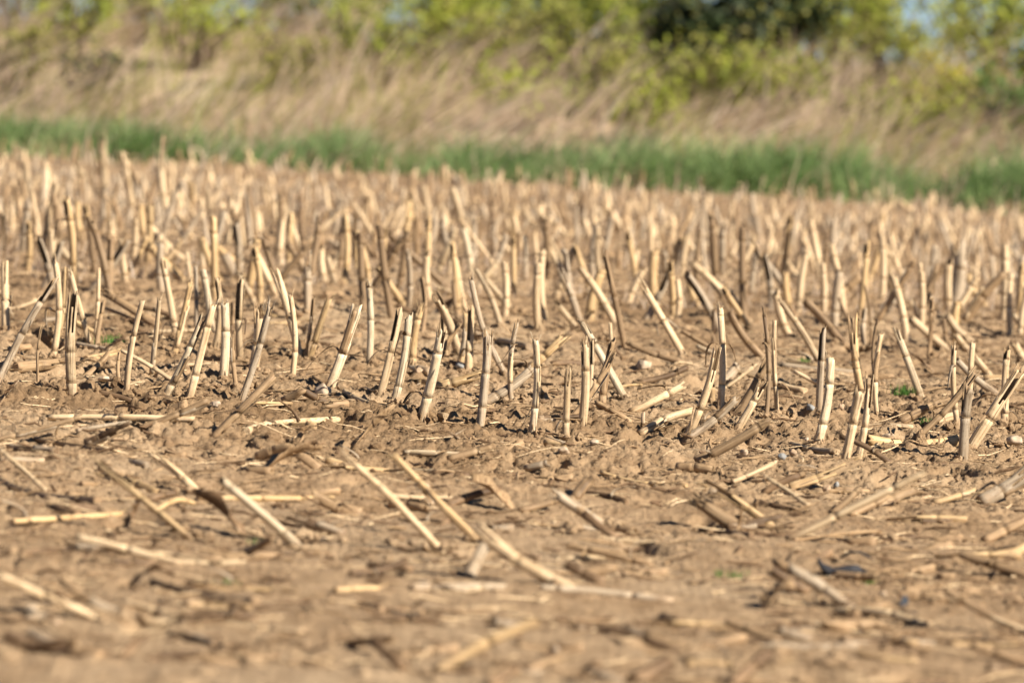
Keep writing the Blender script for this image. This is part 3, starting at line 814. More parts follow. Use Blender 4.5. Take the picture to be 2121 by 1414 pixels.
# ------------------------------------------------------------------ pieces of stalk lying about or propped up
# (region, end x, y, other end x, y, width, colour, top, label)
FALLEN = [
 (1, 900,1215, 1295,1045, 46,'b','c','brown stalk piece propped up to the right, front of the left part'),
 (1, 1335,1270, 1695,900, 52,'b','f','dark brown split stalk piece sticking up right, near a frayed foot'),
 (1, -20,1295, 490,1150, 36,'b','c','long brown stalk piece rising right from the left picture edge'),
 (1, 300,1160, 1180,1172, 44,'p','c','long pale stalk lying flat behind the brown propped piece'),
 (1, 1540,1250, 2100,1180, 46,'p','c','pale stalk lying flat left of front centre'),
 (1, 490,1235, 900,1172, 26,'g','j','thin grey stalk piece lying in front of the long pale one'),
 (1, 555,1305, 735,1240, 48,'d','f','dark broken stalk chunk, front left'),
 (1, 50,1340, 265,1352, 44,'g','c','stubby grey stalk piece lying near the left edge'),
 (1, 220,1290, 720,1365, 36,'b','c','brown stalk lying under the dark broken chunk, front left'),
 (1, 965,580, 640,370, 56,'b','s','thick grooved stalk lying slantwise behind the left rows'),
 (1, 860,565, 655,475, 26,'b','c','thin stalk lying below the thick grooved one'),
 (1, 115,855, 400,830, 66,'b','s','thick brown stalk lying behind the thick split one, far left'),
 (1, 480,700, 665,735, 30,'g','c','grey stalk piece lying by the green seedling, left part'),
 (1, 60,485, 275,398, 22,'p','c','thin straw propped on the soil, far left'),
 (1, 1055,915, 750,735, 27,'p','c','thin straw slanting behind the smooth leaning stalk'),
 (1, 545,795, 755,745, 42,'y','c','curved yellow stalk piece lying under a dark curled leaf'),
 (1, 1535,1062, 1800,1068, 24,'y','j','thin golden straw lying left of the large pale stone'),
 (2, 640,1150, 20,1003, 44,'p','c','pale stalk lying slantwise in front of the hole-tipped one'),
 (2, 590,965, 872,880, 60,'y','s','speckled golden stalk lying behind the stoutest one'),
 (2, 425,885, 535,895, 54,'g','s','grey hollow stalk end lying left of the stoutest one'),
 (2, 1260,1066, 1475,1060, 24,'d','c','dark brown straw lying behind the slatted stub'),
 (2, 1865,935, 2140,845, 42,'d','c','dark brown stalk piece propped up right, right of centre'),
 (2, 1815,1115, 2130,945, 50,'p','s','pale split stalk propped up right, below the dark brown piece'),
 (2, 1868,1255, 2180,1110, 62,'p','c','pale ringed stalk propped up right, frontmost right of centre'),
 (2, 975,685, 1155,722, 44,'g','s','grey stalk lying behind the forked-tip one'),
 (2, 2085,805, 1770,685, 34,'b','c','brown stalk lying slantwise right of centre'),
 (2, 1730,966, 1862,953, 20,'y','c','short golden straw near a dark pit, right of centre'),
 (2, 595,350, 705,392, 36,'p','c','short blurred stalk piece lying near upper centre'),
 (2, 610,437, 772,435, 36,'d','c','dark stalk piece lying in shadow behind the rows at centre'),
 (2, 690,1412, 930,1330, 52,'b','c','rough brown stalk piece propped up right, front centre'),
 (2, 385,1380, 700,1393, 30,'w','c','pale straw lying flat left of the rough brown piece'),
 (2, 905,1055, 1180,850, 60,'g','c','thick grey lower arm of the folded bent stalk'),
 (2, 1165,860, 1385,650, 46,'y','f','golden upper arm of the folded bent stalk'),
 (3, 48,1275, 332,1035, 54,'g','c','greyish white stalk propped up right, right of centre'),
 (3, 210,965, 342,828, 60,'g','f','short stout grey stalk propped up right behind the streaky leaner'),
 (3, 105,1420, 535,1165, 60,'b','s','split brown stalk propped up right, front of the right part'),
 (3, 1140,1312, 1692,1322, 74,'y','c','thick jointed stalk lying flat at the front, right part'),
 (3, 1368,1182, 1635,1048, 64,'b','s','rotten brown stalk lying right of the green seedlings'),
 (3, 1588,1185, 1705,1148, 60,'p','c','short pale stalk end lying beside the rotten brown one'),
 (3, 1935,1005, 1700,795, 46,'g','c','grey stalk lying slantwise near the right edge'),
 (3, 615,840, 1082,892, 40,'g','c','long grey stalk lying crosswise in the right part'),
 (3, 598,945, 742,992, 50,'p','c','short thick pale stalk piece lying behind the slim straight pair'),
 (3, 845,952, 690,865, 30,'p','c','pale straw slanting to the shaded stalk, right part'),
 (3, 455,905, 295,855, 40,'p','c','pale stalk lying behind the brown shadowed leaner'),
 (3, 205,745, -5,615, 36,'b','c','brown stalk lying slantwise, right of centre rows'),
 (3, 185,755, 88,708, 36,'w','c','short whitish stalk end beside the tall straight one'),
 (3, 1280,1202, 1402,1212, 26,'w','c','whitish straw lying below the green seedlings'),
 (3, 2130,610, 2050,518, 40,'p','c','blurred stalk lying slantwise at the right edge'),
 (3, 680,1330, 945,1375, 46,'p','j','pale flat stalk piece lying left of the splintered pair'),
 (4, 1150,375, 1895,375, 40,'y','c','yellow jointed stalk lying flat behind the brightest run-over one'),
 (4, 90,522, 690,480, 36,'p','c','thin stalk lying flat, front left'),
 (4, 995,735, 440,580, 44,'p','c','stalk lying slantwise below the flat thin one, front left'),
 (4, 545,382, -10,255, 46,'p','c','stalk lying slantwise from the left edge, front left'),
 (4, 1445,965, 870,850, 58,'b','c','brown stalk lying slantwise under a dark torn leaf, lower left'),
 (4, 1700,1135, 700,960, 42,'p','c','very long blurred stalk lying slantwise, lower left'),
 (4, 478,285, 920,200, 30,'b','c','thin brown stalk lying between two run-over ones, front left'),
 (4, 860,372, 1000,330, 44,'d','f','short dark stalk end, front left'),
 (4, 898,435, 1105,400, 30,'y','c','short golden stalk piece under the short dark end'),
 (4, 140,682, 430,660, 38,'d','c','dark stalk half buried, front left'),
 (4, 0,152, 222,156, 40,'p','c','stalk end at the left edge with a dark hollow'),
 (4, 1080,972, 1160,972, 44,'w','c','tiny pale stalk end, lower left'),
 (4, 1180,982, 1392,990, 36,'y','c','short yellow stalk end beside the tiny pale one, lower left'),
 (4, 860,1285, 1140,1250, 36,'d','c','dark blurred stalk piece, bottom left'),
 (4, 705,1260, 832,1128, 50,'d','f','dark stub sticking up, bottom left'),
 (5, 735,805, 812,635, 70,'g','c','stubby grey stalk standing under the thick slanting one, front centre'),
 (5, 430,882, 935,880, 50,'p','c','stalk lying flat at the front centre'),
 (5, -10,892, 202,884, 40,'y','c','short yellow stalk lying flat, lower left of centre'),
 (5, 620,402, 902,308, 50,'d','c','dark brown stalk propped on a torn brown leaf, front centre'),
 (5, 1338,360, 1425,238, 68,'b','h','rusty brown stub sticking up behind the stout run-over stalk'),
 (5, 1040,432, 1255,368, 40,'b','c','brown stalk lying left of the rusty stub'),
 (5, 1745,742, 1285,630, 40,'b','c','brown stalk lying slantwise, right of front centre'),
 (5, 1855,955, 1140,880, 50,'p','c','stalk lying flat, lower right of centre'),
 (5, 565,1342, 1105,1068, 64,'y','c','bright yellow jointed stalk propped up right, bottom centre'),
 (5, 455,1035, 160,978, 40,'b','c','brown blurred stalk lying flat, lower left of centre'),
 (5, 1885,1235, 1500,1138, 58,'d','c','dark blurred stalk lying slantwise, bottom right of centre'),
 (5, 1690,1405, 1875,1288, 100,'d','f','large dark blurred stalk lump, bottom right of centre'),
 (5, 858,1425, 972,1335, 66,'d','f','dark brown blurred stub at the bottom edge, centre'),
 (5, 1080,1345, 1262,1268, 48,'b','c','small brown blurred stalk piece, bottom right of centre'),
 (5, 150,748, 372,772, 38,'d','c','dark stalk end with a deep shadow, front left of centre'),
 (5, 1480,222, 1945,290, 28,'p','c','straw lying flat, right of the slatted stub foreground'),
 (5, 370,112, 642,132, 34,'w','c','whitish straw lying at the top of the long pair'),
 (6, 620,592, 1372,218, 45,'p','c','long straight stalk propped up right, front right'),
 (6, 1955,805, 1588,678, 60,'p','c','stalk slanting at the right edge, front right'),
 (6, 1740,602, 1960,480, 58,'b','c','brown stalk propped up right at the right edge'),
 (6, 1798,692, 1960,636, 54,'y','c','yellow stalk end at the right edge, front right'),
 (6, 525,1175, 245,1065, 55,'p','c','blurred stalk lying slantwise, lower right'),
 (6, 488,1208, 955,1218, 58,'p','c','blurred stalk lying flat, lower right'),
 (6, 295,1425, 492,1235, 76,'d','c','very dark blurred stalk sticking up, bottom right'),
 (6, 1448,388, 1662,318, 42,'y','c','golden stalk end beside a dark pit, front right'),
 (6, 1718,382, 1960,215, 78,'g','s','grooved grey stalk propped up right at the right edge'),
 (6, 648,602, 1132,555, 24,'b','c','thin straw lying beneath the long propped stalk'),
 (6, 862,442, 1012,298, 38,'b','j','short brown splinter behind the long propped stalk'),
 (6, 1375,1085, 880,1010, 48,'p','c','blurred stalk lying flat below the slanting one, lower right'),
 (6, 100,552, 382,582, 36,'d','c','dark stalk lying under the stout frayed one, front right'),
 (6, 1960,1308, 1650,1198, 50,'b','c','blurred brown stalk lying slantwise, bottom right corner'),
 (6, 1000,1262, 1302,1302, 48,'p','c','blurred stalk lying flat, bottom right'),
 (6, 1150,1182, 1312,1202, 40,'y','c','short golden blurred stalk end, lower right'),
]

FEET = []
GREY_GROUP = 'maize stubble stalks still rooted in the field'
for k, (reg, bx, by, tx, ty, w, m, top, ny, label) in enumerate(STANDING):
    p0 = full(reg, bx, by); p1 = full(reg, tx, ty)
    B = on_ground(*p0); dep = depth_of(B)
    rd = random.Random(1000 + k)
    ppm = FPX / dep
    hpx = math.hypot(p1[0] - p0[0], p1[1] - p0[1]) / ppm
    T = at_depth(*p1, dep + rd.uniform(-0.22, 0.22) * hpx)
    r = 0.5 * w / REG[reg][2] / ppm * 0.93
    if top == 'c' and w > 30 and 'cut' not in label and rd.random() < 0.4: top = rd.choice(['s', 'j', 's'])
    nodes = [(by - q) / (by - ty) for q in ny] if ny else auto_nodes((T - B).length, rd)
    o = make_stalk('stubble_stalk', B, T, r, m, top, nodes, 14 if reg < 10 else 10, 0.04, seed=k,
                   bow_amt=None if w > 25 else rd.uniform(-0.01, 0.01), roots=reg < 4 and w > 36)
    FEET.append((B.x, B.y))
    tag(o, uniq(label), 'stalk', GREY_GROUP)

for k, (reg, ax, ay, bx, by, w, m, top, label) in enumerate(FALLEN):
    a = full(reg, ax, ay); b = full(reg, bx, by)
    if b[1] > a[1]: a, b = b, a                       # a is the lower end in view, nearest
    A = on_ground(*a); dep = depth_of(A); ppm = FPX / dep
    r = 0.5 * w / REG[reg][2] / ppm * 0.93
    B = on_ground(*b)
    rd = random.Random(5000 + k)
    if reg > 3 and m in 'pw': m = rd.choice(['y', 'p', 'g', 'b']) if m == 'p' else 'p'
    if abs(a[1] - b[1]) < 0.24 * abs(a[0] - b[0]):    # lies flat
        A.z += r * 0.45; B.z += r * 0.45
        up = max(0.0, rest_height(A, B, r) - r * 0.3); A.z += up; B.z += up
    else:                                             # one end is off the ground
        A.z += r * 0.3
        B = at_depth(*b, dep + rd.uniform(0.0, 0.06))
        B.z = max(B.z, ground_z(B.x, B.y) + r * 0.5)
    o = make_stalk('fallen_stalk', A, B, r, m, top, auto_nodes((B - A).length, rd), 14, 0.01, seed=9000 + k)
    tag(o, uniq(label), 'stalk', 'broken maize stalks lying on the soil')

frag = []
for i in range(10):
    rd = random.Random(40 + i); h = rd.uniform(0.05, 0.17)
    e = make_stalk('stalk_fragment', Vector((0, 0, -60)), Vector((0, 0, -60 + h)), rd.uniform(0.005, 0.012), ['b', 'd', 'p', 'b', 'd', 'd', 'y', 'b', 'd', 'g'][i], rd.choice(['f', 's', 'h', 'j', 's']), auto_nodes(h, rd), 9, 0.0, seed=450 + i)
    e['h'] = h; frag.append(e)
rd = random.Random(99); made = set()
for k in range(210):
    i = k % len(frag); src = frag[i]; h = src['h']
    y = rd.uniform(8.9, 17.5) if k % 3 else rd.uniform(8.9, 12.4); x = rd.uniform(-1, 1) * 0.085 * y
    a = rd.gauss(0, 0.55) + (math.pi if rd.random() < 0.5 else 0)
    A = Vector((x, y, ground_z(x, y))); B = Vector((x + h * math.cos(a), y + h * math.sin(a), 0)); B.z = ground_z(B.x, B.y)
    A.z += rest_height(A, B, 0.004)
    if rd.random() < 0.25: B.z += h * rd.uniform(0.2, 0.7)
    if i in made:
        e = src.copy(); col.objects.link(e)
        for ch in src.children:
            c = ch.copy(); col.objects.link(c); c.parent = e
    else: e = src; made.add(i)
    e.location = A; e.rotation_mode = 'QUATERNION'
    e.rotation_quaternion = Vector((0, 0, 1)).rotation_difference((B - A).normalized())
    e.scale = (1, rd.uniform(0.55, 1.0), 1)
    px = x / (0.0835 * y); third = 'left' if px < -0.33 else ('middle' if px < 0.33 else 'right')
    zone = 'blurred front' if y < 11.3 else ('bare strip' if y < 13 else 'stubble rows')
    colour = {'b': 'brown', 'd': 'dark', 'p': 'pale', 'g': 'grey', 'y': 'golden'}[['b', 'd', 'p', 'b', 'd', 'd', 'y', 'b', 'd', 'g'][i]]
    g = f'{colour} stalk fragments in the {zone}, {third} third'
    tag(e, uniq(f'short {colour} stalk fragment in the {zone}, {third} third of the photo', g), 'stalk', g)

# ------------------------------------------------------------------ dry leaves and husks
def leaf(name, reg, ax, ay, bx, by, w, m, label, lift=0.02, curl=0.6, ragged=True):
    a = full(reg, ax, ay); b = full(reg, bx, by)
    if b[1] > a[1]: a, b = b, a
    A = on_ground(*a); dep = depth_of(A); ppm = FPX / dep
    B = at_depth(*b, dep + 0.03); B.z = max(B.z, ground_z(B.x, B.y) + 0.004)
    A.z = ground_z(A.x, A.y) + 0.002
    rd = random.Random(hash(label) % 1000 if False else len(label) * 7 + int(ax))
    n = 9; pts = []; ws = []
    for i in range(n):
        t = i / (n - 1)
        p = A.lerp(B, t); p.z += lift * math.sin(math.pi * t); p.y += 0.01 * math.sin(5 * t)
        pts.append(p - A)
        ws.append(0.52 * w / REG[reg][2] / ppm * (0.35 + 0.65 * math.sin(math.pi * (0.12 + 0.8 * t))) * (1 + (rd.uniform(-0.55, 0.45) if ragged else 0)))
    e = empty(name, A)
    strip('blade', pts, ws, M[m], e, curl, 0.0009, rd.uniform(-0.9, 0.9))
    q = [p + Vector((0.002, 0, 0.0015)) for p in pts]
    strip('midrib', q, [0.0011 * (1.2 - i / n) for i in range(n)], M['g' if m == 'd' else 'b'], e, 0.1, 0.0014)
    for s in range(2):
        i0 = rd.randint(2, 6); base = pts[i0]
        sp = [base + Vector((rd.uniform(-1, 1) * 0.010 * j, -0.004 * j, 0.004 * j - 0.0015 * j * j)) for j in range(5)]
        strip('torn_shred', sp, [0.003 * (1 - j / 5.5) for j in range(5)], M[m], e, 0.2)
    return tag(e, uniq(label), 'leaf', 'dry maize leaves and husks on the soil')

leaf('dry_leaf', 1, 655,752, 800,655, 46, 'd', 'dark curled leaf rising beside the smooth leaning stalk', 0.004)
leaf('dry_leaf', 1, 470,850, 605,835, 60, 'b', 'flat pale brown leaf shred behind the thick split stalk', 0.01)
leaf('dry_leaf', 1, 1850,1320, 1925,1180, 70, 'b', 'ragged brown leaf standing on edge, front left of centre', 0.0)
leaf('dry_leaf', 1, 1840,1405, 2005,1330, 80, 'd', 'dark frayed leaf lump, front left of centre', 0.01)
leaf('dry_leaf', 1, -20,1085, 112,925, 60, 'd', 'dark frayed leaf at the left picture edge', 0.0)
leaf('dry_leaf', 1, -20,880, 135,700, 55, 'b', 'brown leaf strip beside the long leaning stalk, far left', 0.0)
leaf('dry_leaf', 2, 65,1362, 335,1075, 56, 'b', 'long brown leaf rising right in front of the flat pale stalk', 0.0, 0.9)
leaf('dry_leaf', 2, 615,800, 745,570, 62, 'b', 'brown torn husk leaning off the stoutest stalk', 0.0, 0.8)
leaf('dry_leaf', 2, 560,1250, 725,1300, 36, 'd', 'small dark leaf lying right of the long brown one', 0.008)
leaf('dry_leaf', 2, 1390,655, 1500,590, 34, 'd', 'dark torn leaf bridging the folded stalk', 0.006)
leaf('dry_leaf', 3, 1800,1095, 1935,1010, 64, 'd', 'dark leaf under the grey slanting stalk, far right', 0.008)
leaf('dry_leaf', 3, 1265,640, 1345,730, 30, 'd', 'dark leaf strip left of the curled-husk stalk', 0.0)
leaf('dry_leaf', 3, 1555,880, 1400,740, 40, 'd', 'dark leaf strip hanging right of the curled-husk stalk', 0.0)
leaf('dry_leaf', 4, 715,552, 815,375, 62, 'd', 'dark leaf on edge under the run-over jointed stalk', 0.0, 0.9)
leaf('dry_leaf', 4, 1110,340, 1375,585, 100, 'd', 'large dark crumpled leaf left of the brightest run-over stalk', 0.01, 0.9)
leaf('dry_leaf', 4, 775,862, 985,800, 60, 'd', 'dark torn leaf, lower left', 0.015, 0.9)
leaf('dry_leaf', 4, 500,690, 705,688, 34, 'd', 'thin dark leaf lying flat, front left', 0.006)
leaf('dry_leaf', 4, 95,245, 305,228, 34, 'b', 'brown leaf lying near the left edge, front left', 0.008)
leaf('dry_leaf', 4, 1515,212, 1835,85, 90, 'b', 'shaggy brown husk propped up right, front left of centre', 0.01, 0.8)
leaf('dry_leaf', 5, 965,435, 735,250, 84, 'b', 'torn rusty brown leaf under the dark propped stalk', 0.006, 0.9)
leaf('dry_leaf', 5, 512,412, 415,285, 60, 'g', 'grey leaf beside the long right one of the parallel pair', 0.004, 0.9)
leaf('dry_leaf', 6, 470,1000, 640,880, 80, 'b', 'crumpled brown leaf, lower right', 0.015, 0.8)
leaf('dry_leaf', 6, 395,490, 425,375, 40, 'b', 'small brown leaf standing on edge, front right', 0.0, 0.8)
leaf('dry_leaf', 5, 1360,1410, 1470,1340, 70, 'd', 'dark blurred leaf at the bottom edge, right of centre', 0.01, 0.8)

# ------------------------------------------------------------------ stones and scraps
def stone(reg, x, y, wpx, hpx, mat, label, name='stone', cat='stone', sub=3):
    p = on_ground(*full(reg, x, y + hpx * 0.4)); ppm = FPX / depth_of(p) * REG[reg][2]
    V, F = ico(sub); rd = np.random.default_rng(int(x * 3 + y))
    o = rd.uniform(0, 50)
    k = 1 + 0.42 * perlin(V[:, 0] * 1.3 + o, V[:, 1] * 1.3 + V[:, 2], 3) + 0.16 * perlin(V[:, 0] * 3.1 + V[:, 2] * 2 + o, V[:, 1] * 3.1, 4)
    flatn = rd.normal(0, 1, (5, 3)); flatn /= np.linalg.norm(flatn, axis=1)[:, None]
    for fn in flatn: dd = V @ fn; k = np.where(dd * k > 0.72, 0.72 / np.maximum(dd, 1e-3), k)      # broken faces
    V = V * k[:, None] * np.array([wpx / ppm / 2, wpx / ppm / 2 * 0.8, hpx / ppm / 2 * 1.05])
    ob = mesh_obj(name, V, F.tolist(), M[mat])
    ob.location = (p.x, p.y, ground_z(p.x, p.y) + hpx / ppm * 0.22)
    ob.rotation_euler.z = rd.uniform(0, 6)
    return tag(ob, uniq(label), cat, 'stones scattered on the soil')
stone(1, 2000, 980, 130, 92, 'stone_pale', 'large pale stone at the foot of the stout bleached stalk')
stone(1, 1335, 1062, 60, 46, 'stone_pale', 'pale pebble behind the brown propped stalk piece')
stone(1, 650, 920, 90, 44, 'stone_pale', 'flat pale stone left of the smooth leaning stalk')
stone(2, 1880, 815, 115, 66, 'stone_pale', 'pale angular stone right of the folded bent stalk')
stone(2, 738, 842, 100, 46, 'stone_blue', 'blue-grey stone behind the half-black stalk')
stone(2, 1380, 1352, 84, 50, 'stone_pale', 'round pale stone in front of the slatted stub')
stone(2, 480, 855, 60, 40, 'stone_tan', 'small tan stone behind the stoutest leaning stalk')
stone(2, 1570, 1300, 60, 40, 'stone_pale', 'small pale stone right of the slatted stub')
stone(3, 620, 1388, 62, 46, 'stone_blue', 'bluish pebble, left of two touching pebbles at the front right')
stone(3, 688, 1366, 74, 50, 'stone_tan', 'tan pebble, right of two touching pebbles at the front right')
stone(3, 985, 1080, 44, 40, 'stone_tan', 'small round tan pebble between the bright ringed stalk and the splintered pair')
stone(3, 795, 1102, 58, 42, 'stone_blue', 'grey pebble left of the shaded stalk')
stone(3, 2065, 1288, 120, 66, 'stone_pale', 'large pale stone at the right picture edge')
stone(3, 770, 1286, 36, 28, 'stone_pale', 'tiny pale pebble at the foot of the bright ringed stalk')
stone(3, 380, 1362, 60, 40, 'stone_pale', 'pale pebble beside the split brown propped stalk')
stone(3, 1270, 1265, 90, 40, 'stone_pale', 'flat whitish stone behind the thick lying stalk')
stone(3, 1655, 630, 30, 26, 'stone_pale', 'tiny white pebble near the stacked left-leaning pair')
stone(5, 1225, 1215, 50, 40, 'stone_pale', 'blurred white pebble, bottom centre')
stone(6, 1140, 900, 40, 30, 'stone_pale', 'blurred white pebble left of the dark upright shard')
stone(4, 180, 985, 80, 50, 'stone_pale', 'blurred pale stone, lower left')
stone(4, 320, 1065, 50, 40, 'stone_tan', 'blurred tan pebble, lower left')
stone(6, 820, 300, 60, 40, 'stone_tan', 'tan pebble behind the long propped stalk, front right')
stone(6, 875, 285, 40, 34, 'stone_blue', 'small grey-blue pebble behind the long propped stalk')

def shard(reg, x0, y0, x1, y1, w, label):
    a = on_ground(*full(reg, x0, y0)); dep = depth_of(a); ppm = FPX / dep * REG[reg][2]
    b = at_depth(*full(reg, x1, y1), dep + 0.01)
    d = b - a; n = Vector((0, -1, 0.2)).normalized(); s = d.cross(n).normalized() * (w / ppm / 2)
    V = []
    for kk in (0.004, -0.004):
        V += [tuple(Vector(q) + n * kk) for q in (-s, s * 0.8, d * 0.6 + s * 0.9, d + s * 0.1, d * 0.75 - s * 0.7)]
    F = [(0, 1, 2, 3, 4), (9, 8, 7, 6, 5)] + [(i, i + 5, (i + 1) % 5 + 5, (i + 1) % 5) for i in range(5)]
    o = mesh_obj('shard', V, F, M['dark_shard'], None, False)
    o.location = a - Vector((0, 0, 0.003))
    return tag(o, uniq(label), 'shard')
shard(4, 505, 470, 440, 425, 36, 'small blue-black shard on the soil, front left')
shard(6, 1262, 965, 1268, 900, 50, 'dark upright shard, lower right')
shard(6, 1330, 1025, 1285, 1000, 40, 'small dark shard just below the upright one, lower right')

def rubber_scrap():
    pts_px = [(772, 715), (800, 760), (860, 790), (930, 775), (990, 765), (1050, 790)]
    P = []
    for i, (x, y) in enumerate(pts_px):
        p = on_ground(*full(6, x, 800 - (i in (0,)) * 8)); q = at_depth(*full(6, x, y), depth_of(p)); P.append(q)
    o0 = P[2].copy()
    e = empty('curved_rubber_scrap', o0)
    pts = []
    for i in range(len(P) - 1):
        for t in (0, 0.5): pts.append(P[i].lerp(P[i + 1], t) - o0)
    pts.append(P[-1] - o0)
    n = len(pts)
    V, F = [], []
    for i, p in enumerate(pts):
        rr = 0.0105 * (0.55 + 0.45 * math.sin(math.pi * (i + 0.7) / n))
        for j in range(8):
            a = j * math.pi / 4
            V.append((p.x + 0.3 * rr * math.cos(a), p.y + rr * 1.6 * math.cos(a), p.z + rr * math.sin(a)))
    for i in range(n - 1):
        for j in range(8): F.append((i * 8 + j, i * 8 + (j + 1) % 8, i * 8 + 8 + (j + 1) % 8, i * 8 + 8 + j))
    F += [tuple(reversed(range(8))), tuple((n - 1) * 8 + j for j in range(8))]
    mesh_obj('hose', V, F, M['rubber'], e)
    a = on_ground(*full(6, 900, 745)); b = a - o0
    arc = [b + Vector((0.018 * t, 0.01, 0.012 + 0.012 * math.sin(math.pi * t / 3))) for t in range(4)]
    strip('flap', arc, [0.007, 0.008, 0.008, 0.004], M['rubber'], e, 0.2, 0.003)
    tag(e, uniq('dark curved scrap lying on the soil, front right'), 'scrap')
rubber_scrap()

# ------------------------------------------------------------------ green seedlings
def blades(n, cx, cy, spread, hr, lean=(0, 0), w=0.0022, seg=3, curve=0.5, base=None):
    """curved grass blades as a (V, F) pair; base(x, y) gives ground height"""
    x = cx + rng.normal(0, spread, n) if np.isscalar(spread) else cx
    y = cy + rng.normal(0, spread, n) if np.isscalar(spread) else cy
    return blades_at(x, y, base(x, y), rng.uniform(*hr, n), lean, w, seg, curve)

def blades_at(x, y, z, h, lean, w, seg, curve, leanvar=0.35):
    n = len(x)
    ang = rng.uniform(0, 2 * math.pi, n)
    dx = np.cos(ang) * leanvar * rng.random(n) + lean[0]; dy = np.sin(ang) * leanvar * rng.random(n) + lean[1]
    fa = rng.uniform(0, math.pi, n); sx, sy = np.cos(fa), np.sin(fa) * 0.6
    ww = w * rng.uniform(0.6, 1.3, n)
    V = np.zeros((n, seg * 2 + 1, 3))
    for i in range(seg + 1):
        t = i / seg
        px = x + dx * h * (t * (1 - curve) + curve * t * t); py = y + dy * h * (t * (1 - curve) + curve * t * t)
        pz = z + h * (t - 0.32 * curve * t * t * np.hypot(dx, dy))
        k = ww * (1 - t) ** 0.6
        if i < seg:
            V[:, 2 * i] = np.stack([px - sx * k, py - sy * k, pz], -1)
            V[:, 2 * i + 1] = np.stack([px + sx * k, py + sy * k, pz], -1)
        else: V[:, 2 * seg] = np.stack([px, py, pz], -1)
    f = []
    for i in range(seg - 1): f += [(2 * i, 2 * i + 1, 2 * i + 3), (2 * i, 2 * i + 3, 2 * i + 2)]
    f.append((2 * seg - 2, 2 * seg - 1, 2 * seg))
    F = (np.array(f)[None] + (np.arange(n) * (2 * seg + 1))[:, None, None]).reshape(-1, 3)
    return V.reshape(-1, 3), F

def seedling(reg, x, y, n, spread, h, label):
    p = on_ground(*full(reg, x, y)); gz = ground_z(p.x, p.y)
    V, F = blades(n * 2, 0, 0, spread, h, (0, 0), 0.0009, 3, 0.7, lambda a, b: np.zeros_like(a) - 0.004)
    o = numpy_mesh('grass_seedling', V, F, M['seedling']); o.location = (p.x, p.y, gz)
    tag(o, uniq(label), 'seedling', 'green seedlings sprouting between the stubble')
seedling(3, 1390, 1005, 60, 0.016, (0.012, 0.035), 'green grass seedlings left of the curled-husk stalk foot')
seedling(3, 740, 810, 30, 0.012, (0.008, 0.02), 'small green seedlings on bare soil, right part')
seedling(3, 1490, 1180, 26, 0.012, (0.008, 0.02), 'tiny green seedlings by the rotten brown stalk')
seedling(1, 690, 690, 70, 0.018, (0.012, 0.03), 'dark green seedling clump under the short dark-sided stalk')
seedling(6, 205, 800, 12, 0.006, (0.012, 0.02), 'tiny green sprout, left one of two, lower right')
seedling(6, 300, 810, 16, 0.008, (0.012, 0.02), 'tiny green sprout, right one of two, lower right')
seedling(6, 1060, 845, 14, 0.009, (0.01, 0.02), 'tiny green sprout beside the dark curved scrap')
seedling(4, 1480, 620, 14, 0.016, (0.01, 0.02), 'sparse green sprouts under the brightest run-over stalk')
seedling(4, 1290, 850, 10, 0.012, (0.01, 0.02), 'sparse green sprouts, lower left')

# ------------------------------------------------------------------ fine straw litter
def litter(name, n, mat, yr, lr, wr, label):
    ys = rng.uniform(*yr, n); xs = rng.uniform(-1, 1, n) * (0.0835 * ys * 1.15 + 0.3)
    a = rng.normal(0, 0.7, n) + (rng.random(n) < 0.5) * math.pi
    ln = lr[0] + (lr[1] - lr[0]) * rng.random(n) ** 2.2; w = rng.uniform(*wr, n)
    ca, sa = np.cos(a), np.sin(a)
    gz = lambda x, y: plane_z(x, y) + soil_disp(x, y)
    tilt = np.abs(rng.normal(0, 0.12, n)) * ln
    nseg = 3; ringv = []
    bend = rng.normal(0, 0.10, n) * ln
    for i in range(nseg + 1):
        t = i / nseg - 0.5
        cx = xs + ca * ln * t - sa * bend * (4 * t * t); cy = ys + sa * ln * t + ca * bend * (4 * t * t)
        g = gz(cx, cy)
        z = np.maximum(g, gz(xs, ys) - 0.004) * 0.6 + 0.4 * gz(xs, ys) + w * 0.9 + tilt * (t + 0.5)
        k = w * (1.0 if 0 < i < nseg else 0.55)
        for (u, v) in ((-1, 0), (0, 0.8), (1, 0), (0, -0.6)):
            ringv.append(np.stack([cx - sa * k * u, cy + ca * k * u, z + k * v], -1))
    V = np.stack(ringv, 1)
    f = []
    for i in range(nseg):
        for j in range(4): f.append((i * 4 + j, i * 4 + (j + 1) % 4, i * 4 + 4 + (j + 1) % 4, i * 4 + 4 + j))
    f += [(3, 2, 1, 0), tuple(nseg * 4 + j for j in range(4))]
    F = (np.array(f)[None] + (np.arange(n) * V.shape[1])[:, None, None]).reshape(-1, 4)
    return tag(numpy_mesh(name, V.reshape(-1, 3), F, mat), label, 'straw', kind='stuff')
litter('straw_litter', 2200, M['p'], (9, 21), (0.012, 0.11), (0.0008, 0.0028), 'short pale straw bits strewn over the soil')
litter('brown_litter', 3400, M['b'], (9, 20), (0.010, 0.10), (0.0006, 0.0038), 'brown leaf and fibre shreds strewn over the soil')
litter('dark_litter', 3400, M['d'], (9, 19), (0.010, 0.07), (0.0008, 0.0046), 'dark rotted fibre shreds strewn over the soil')

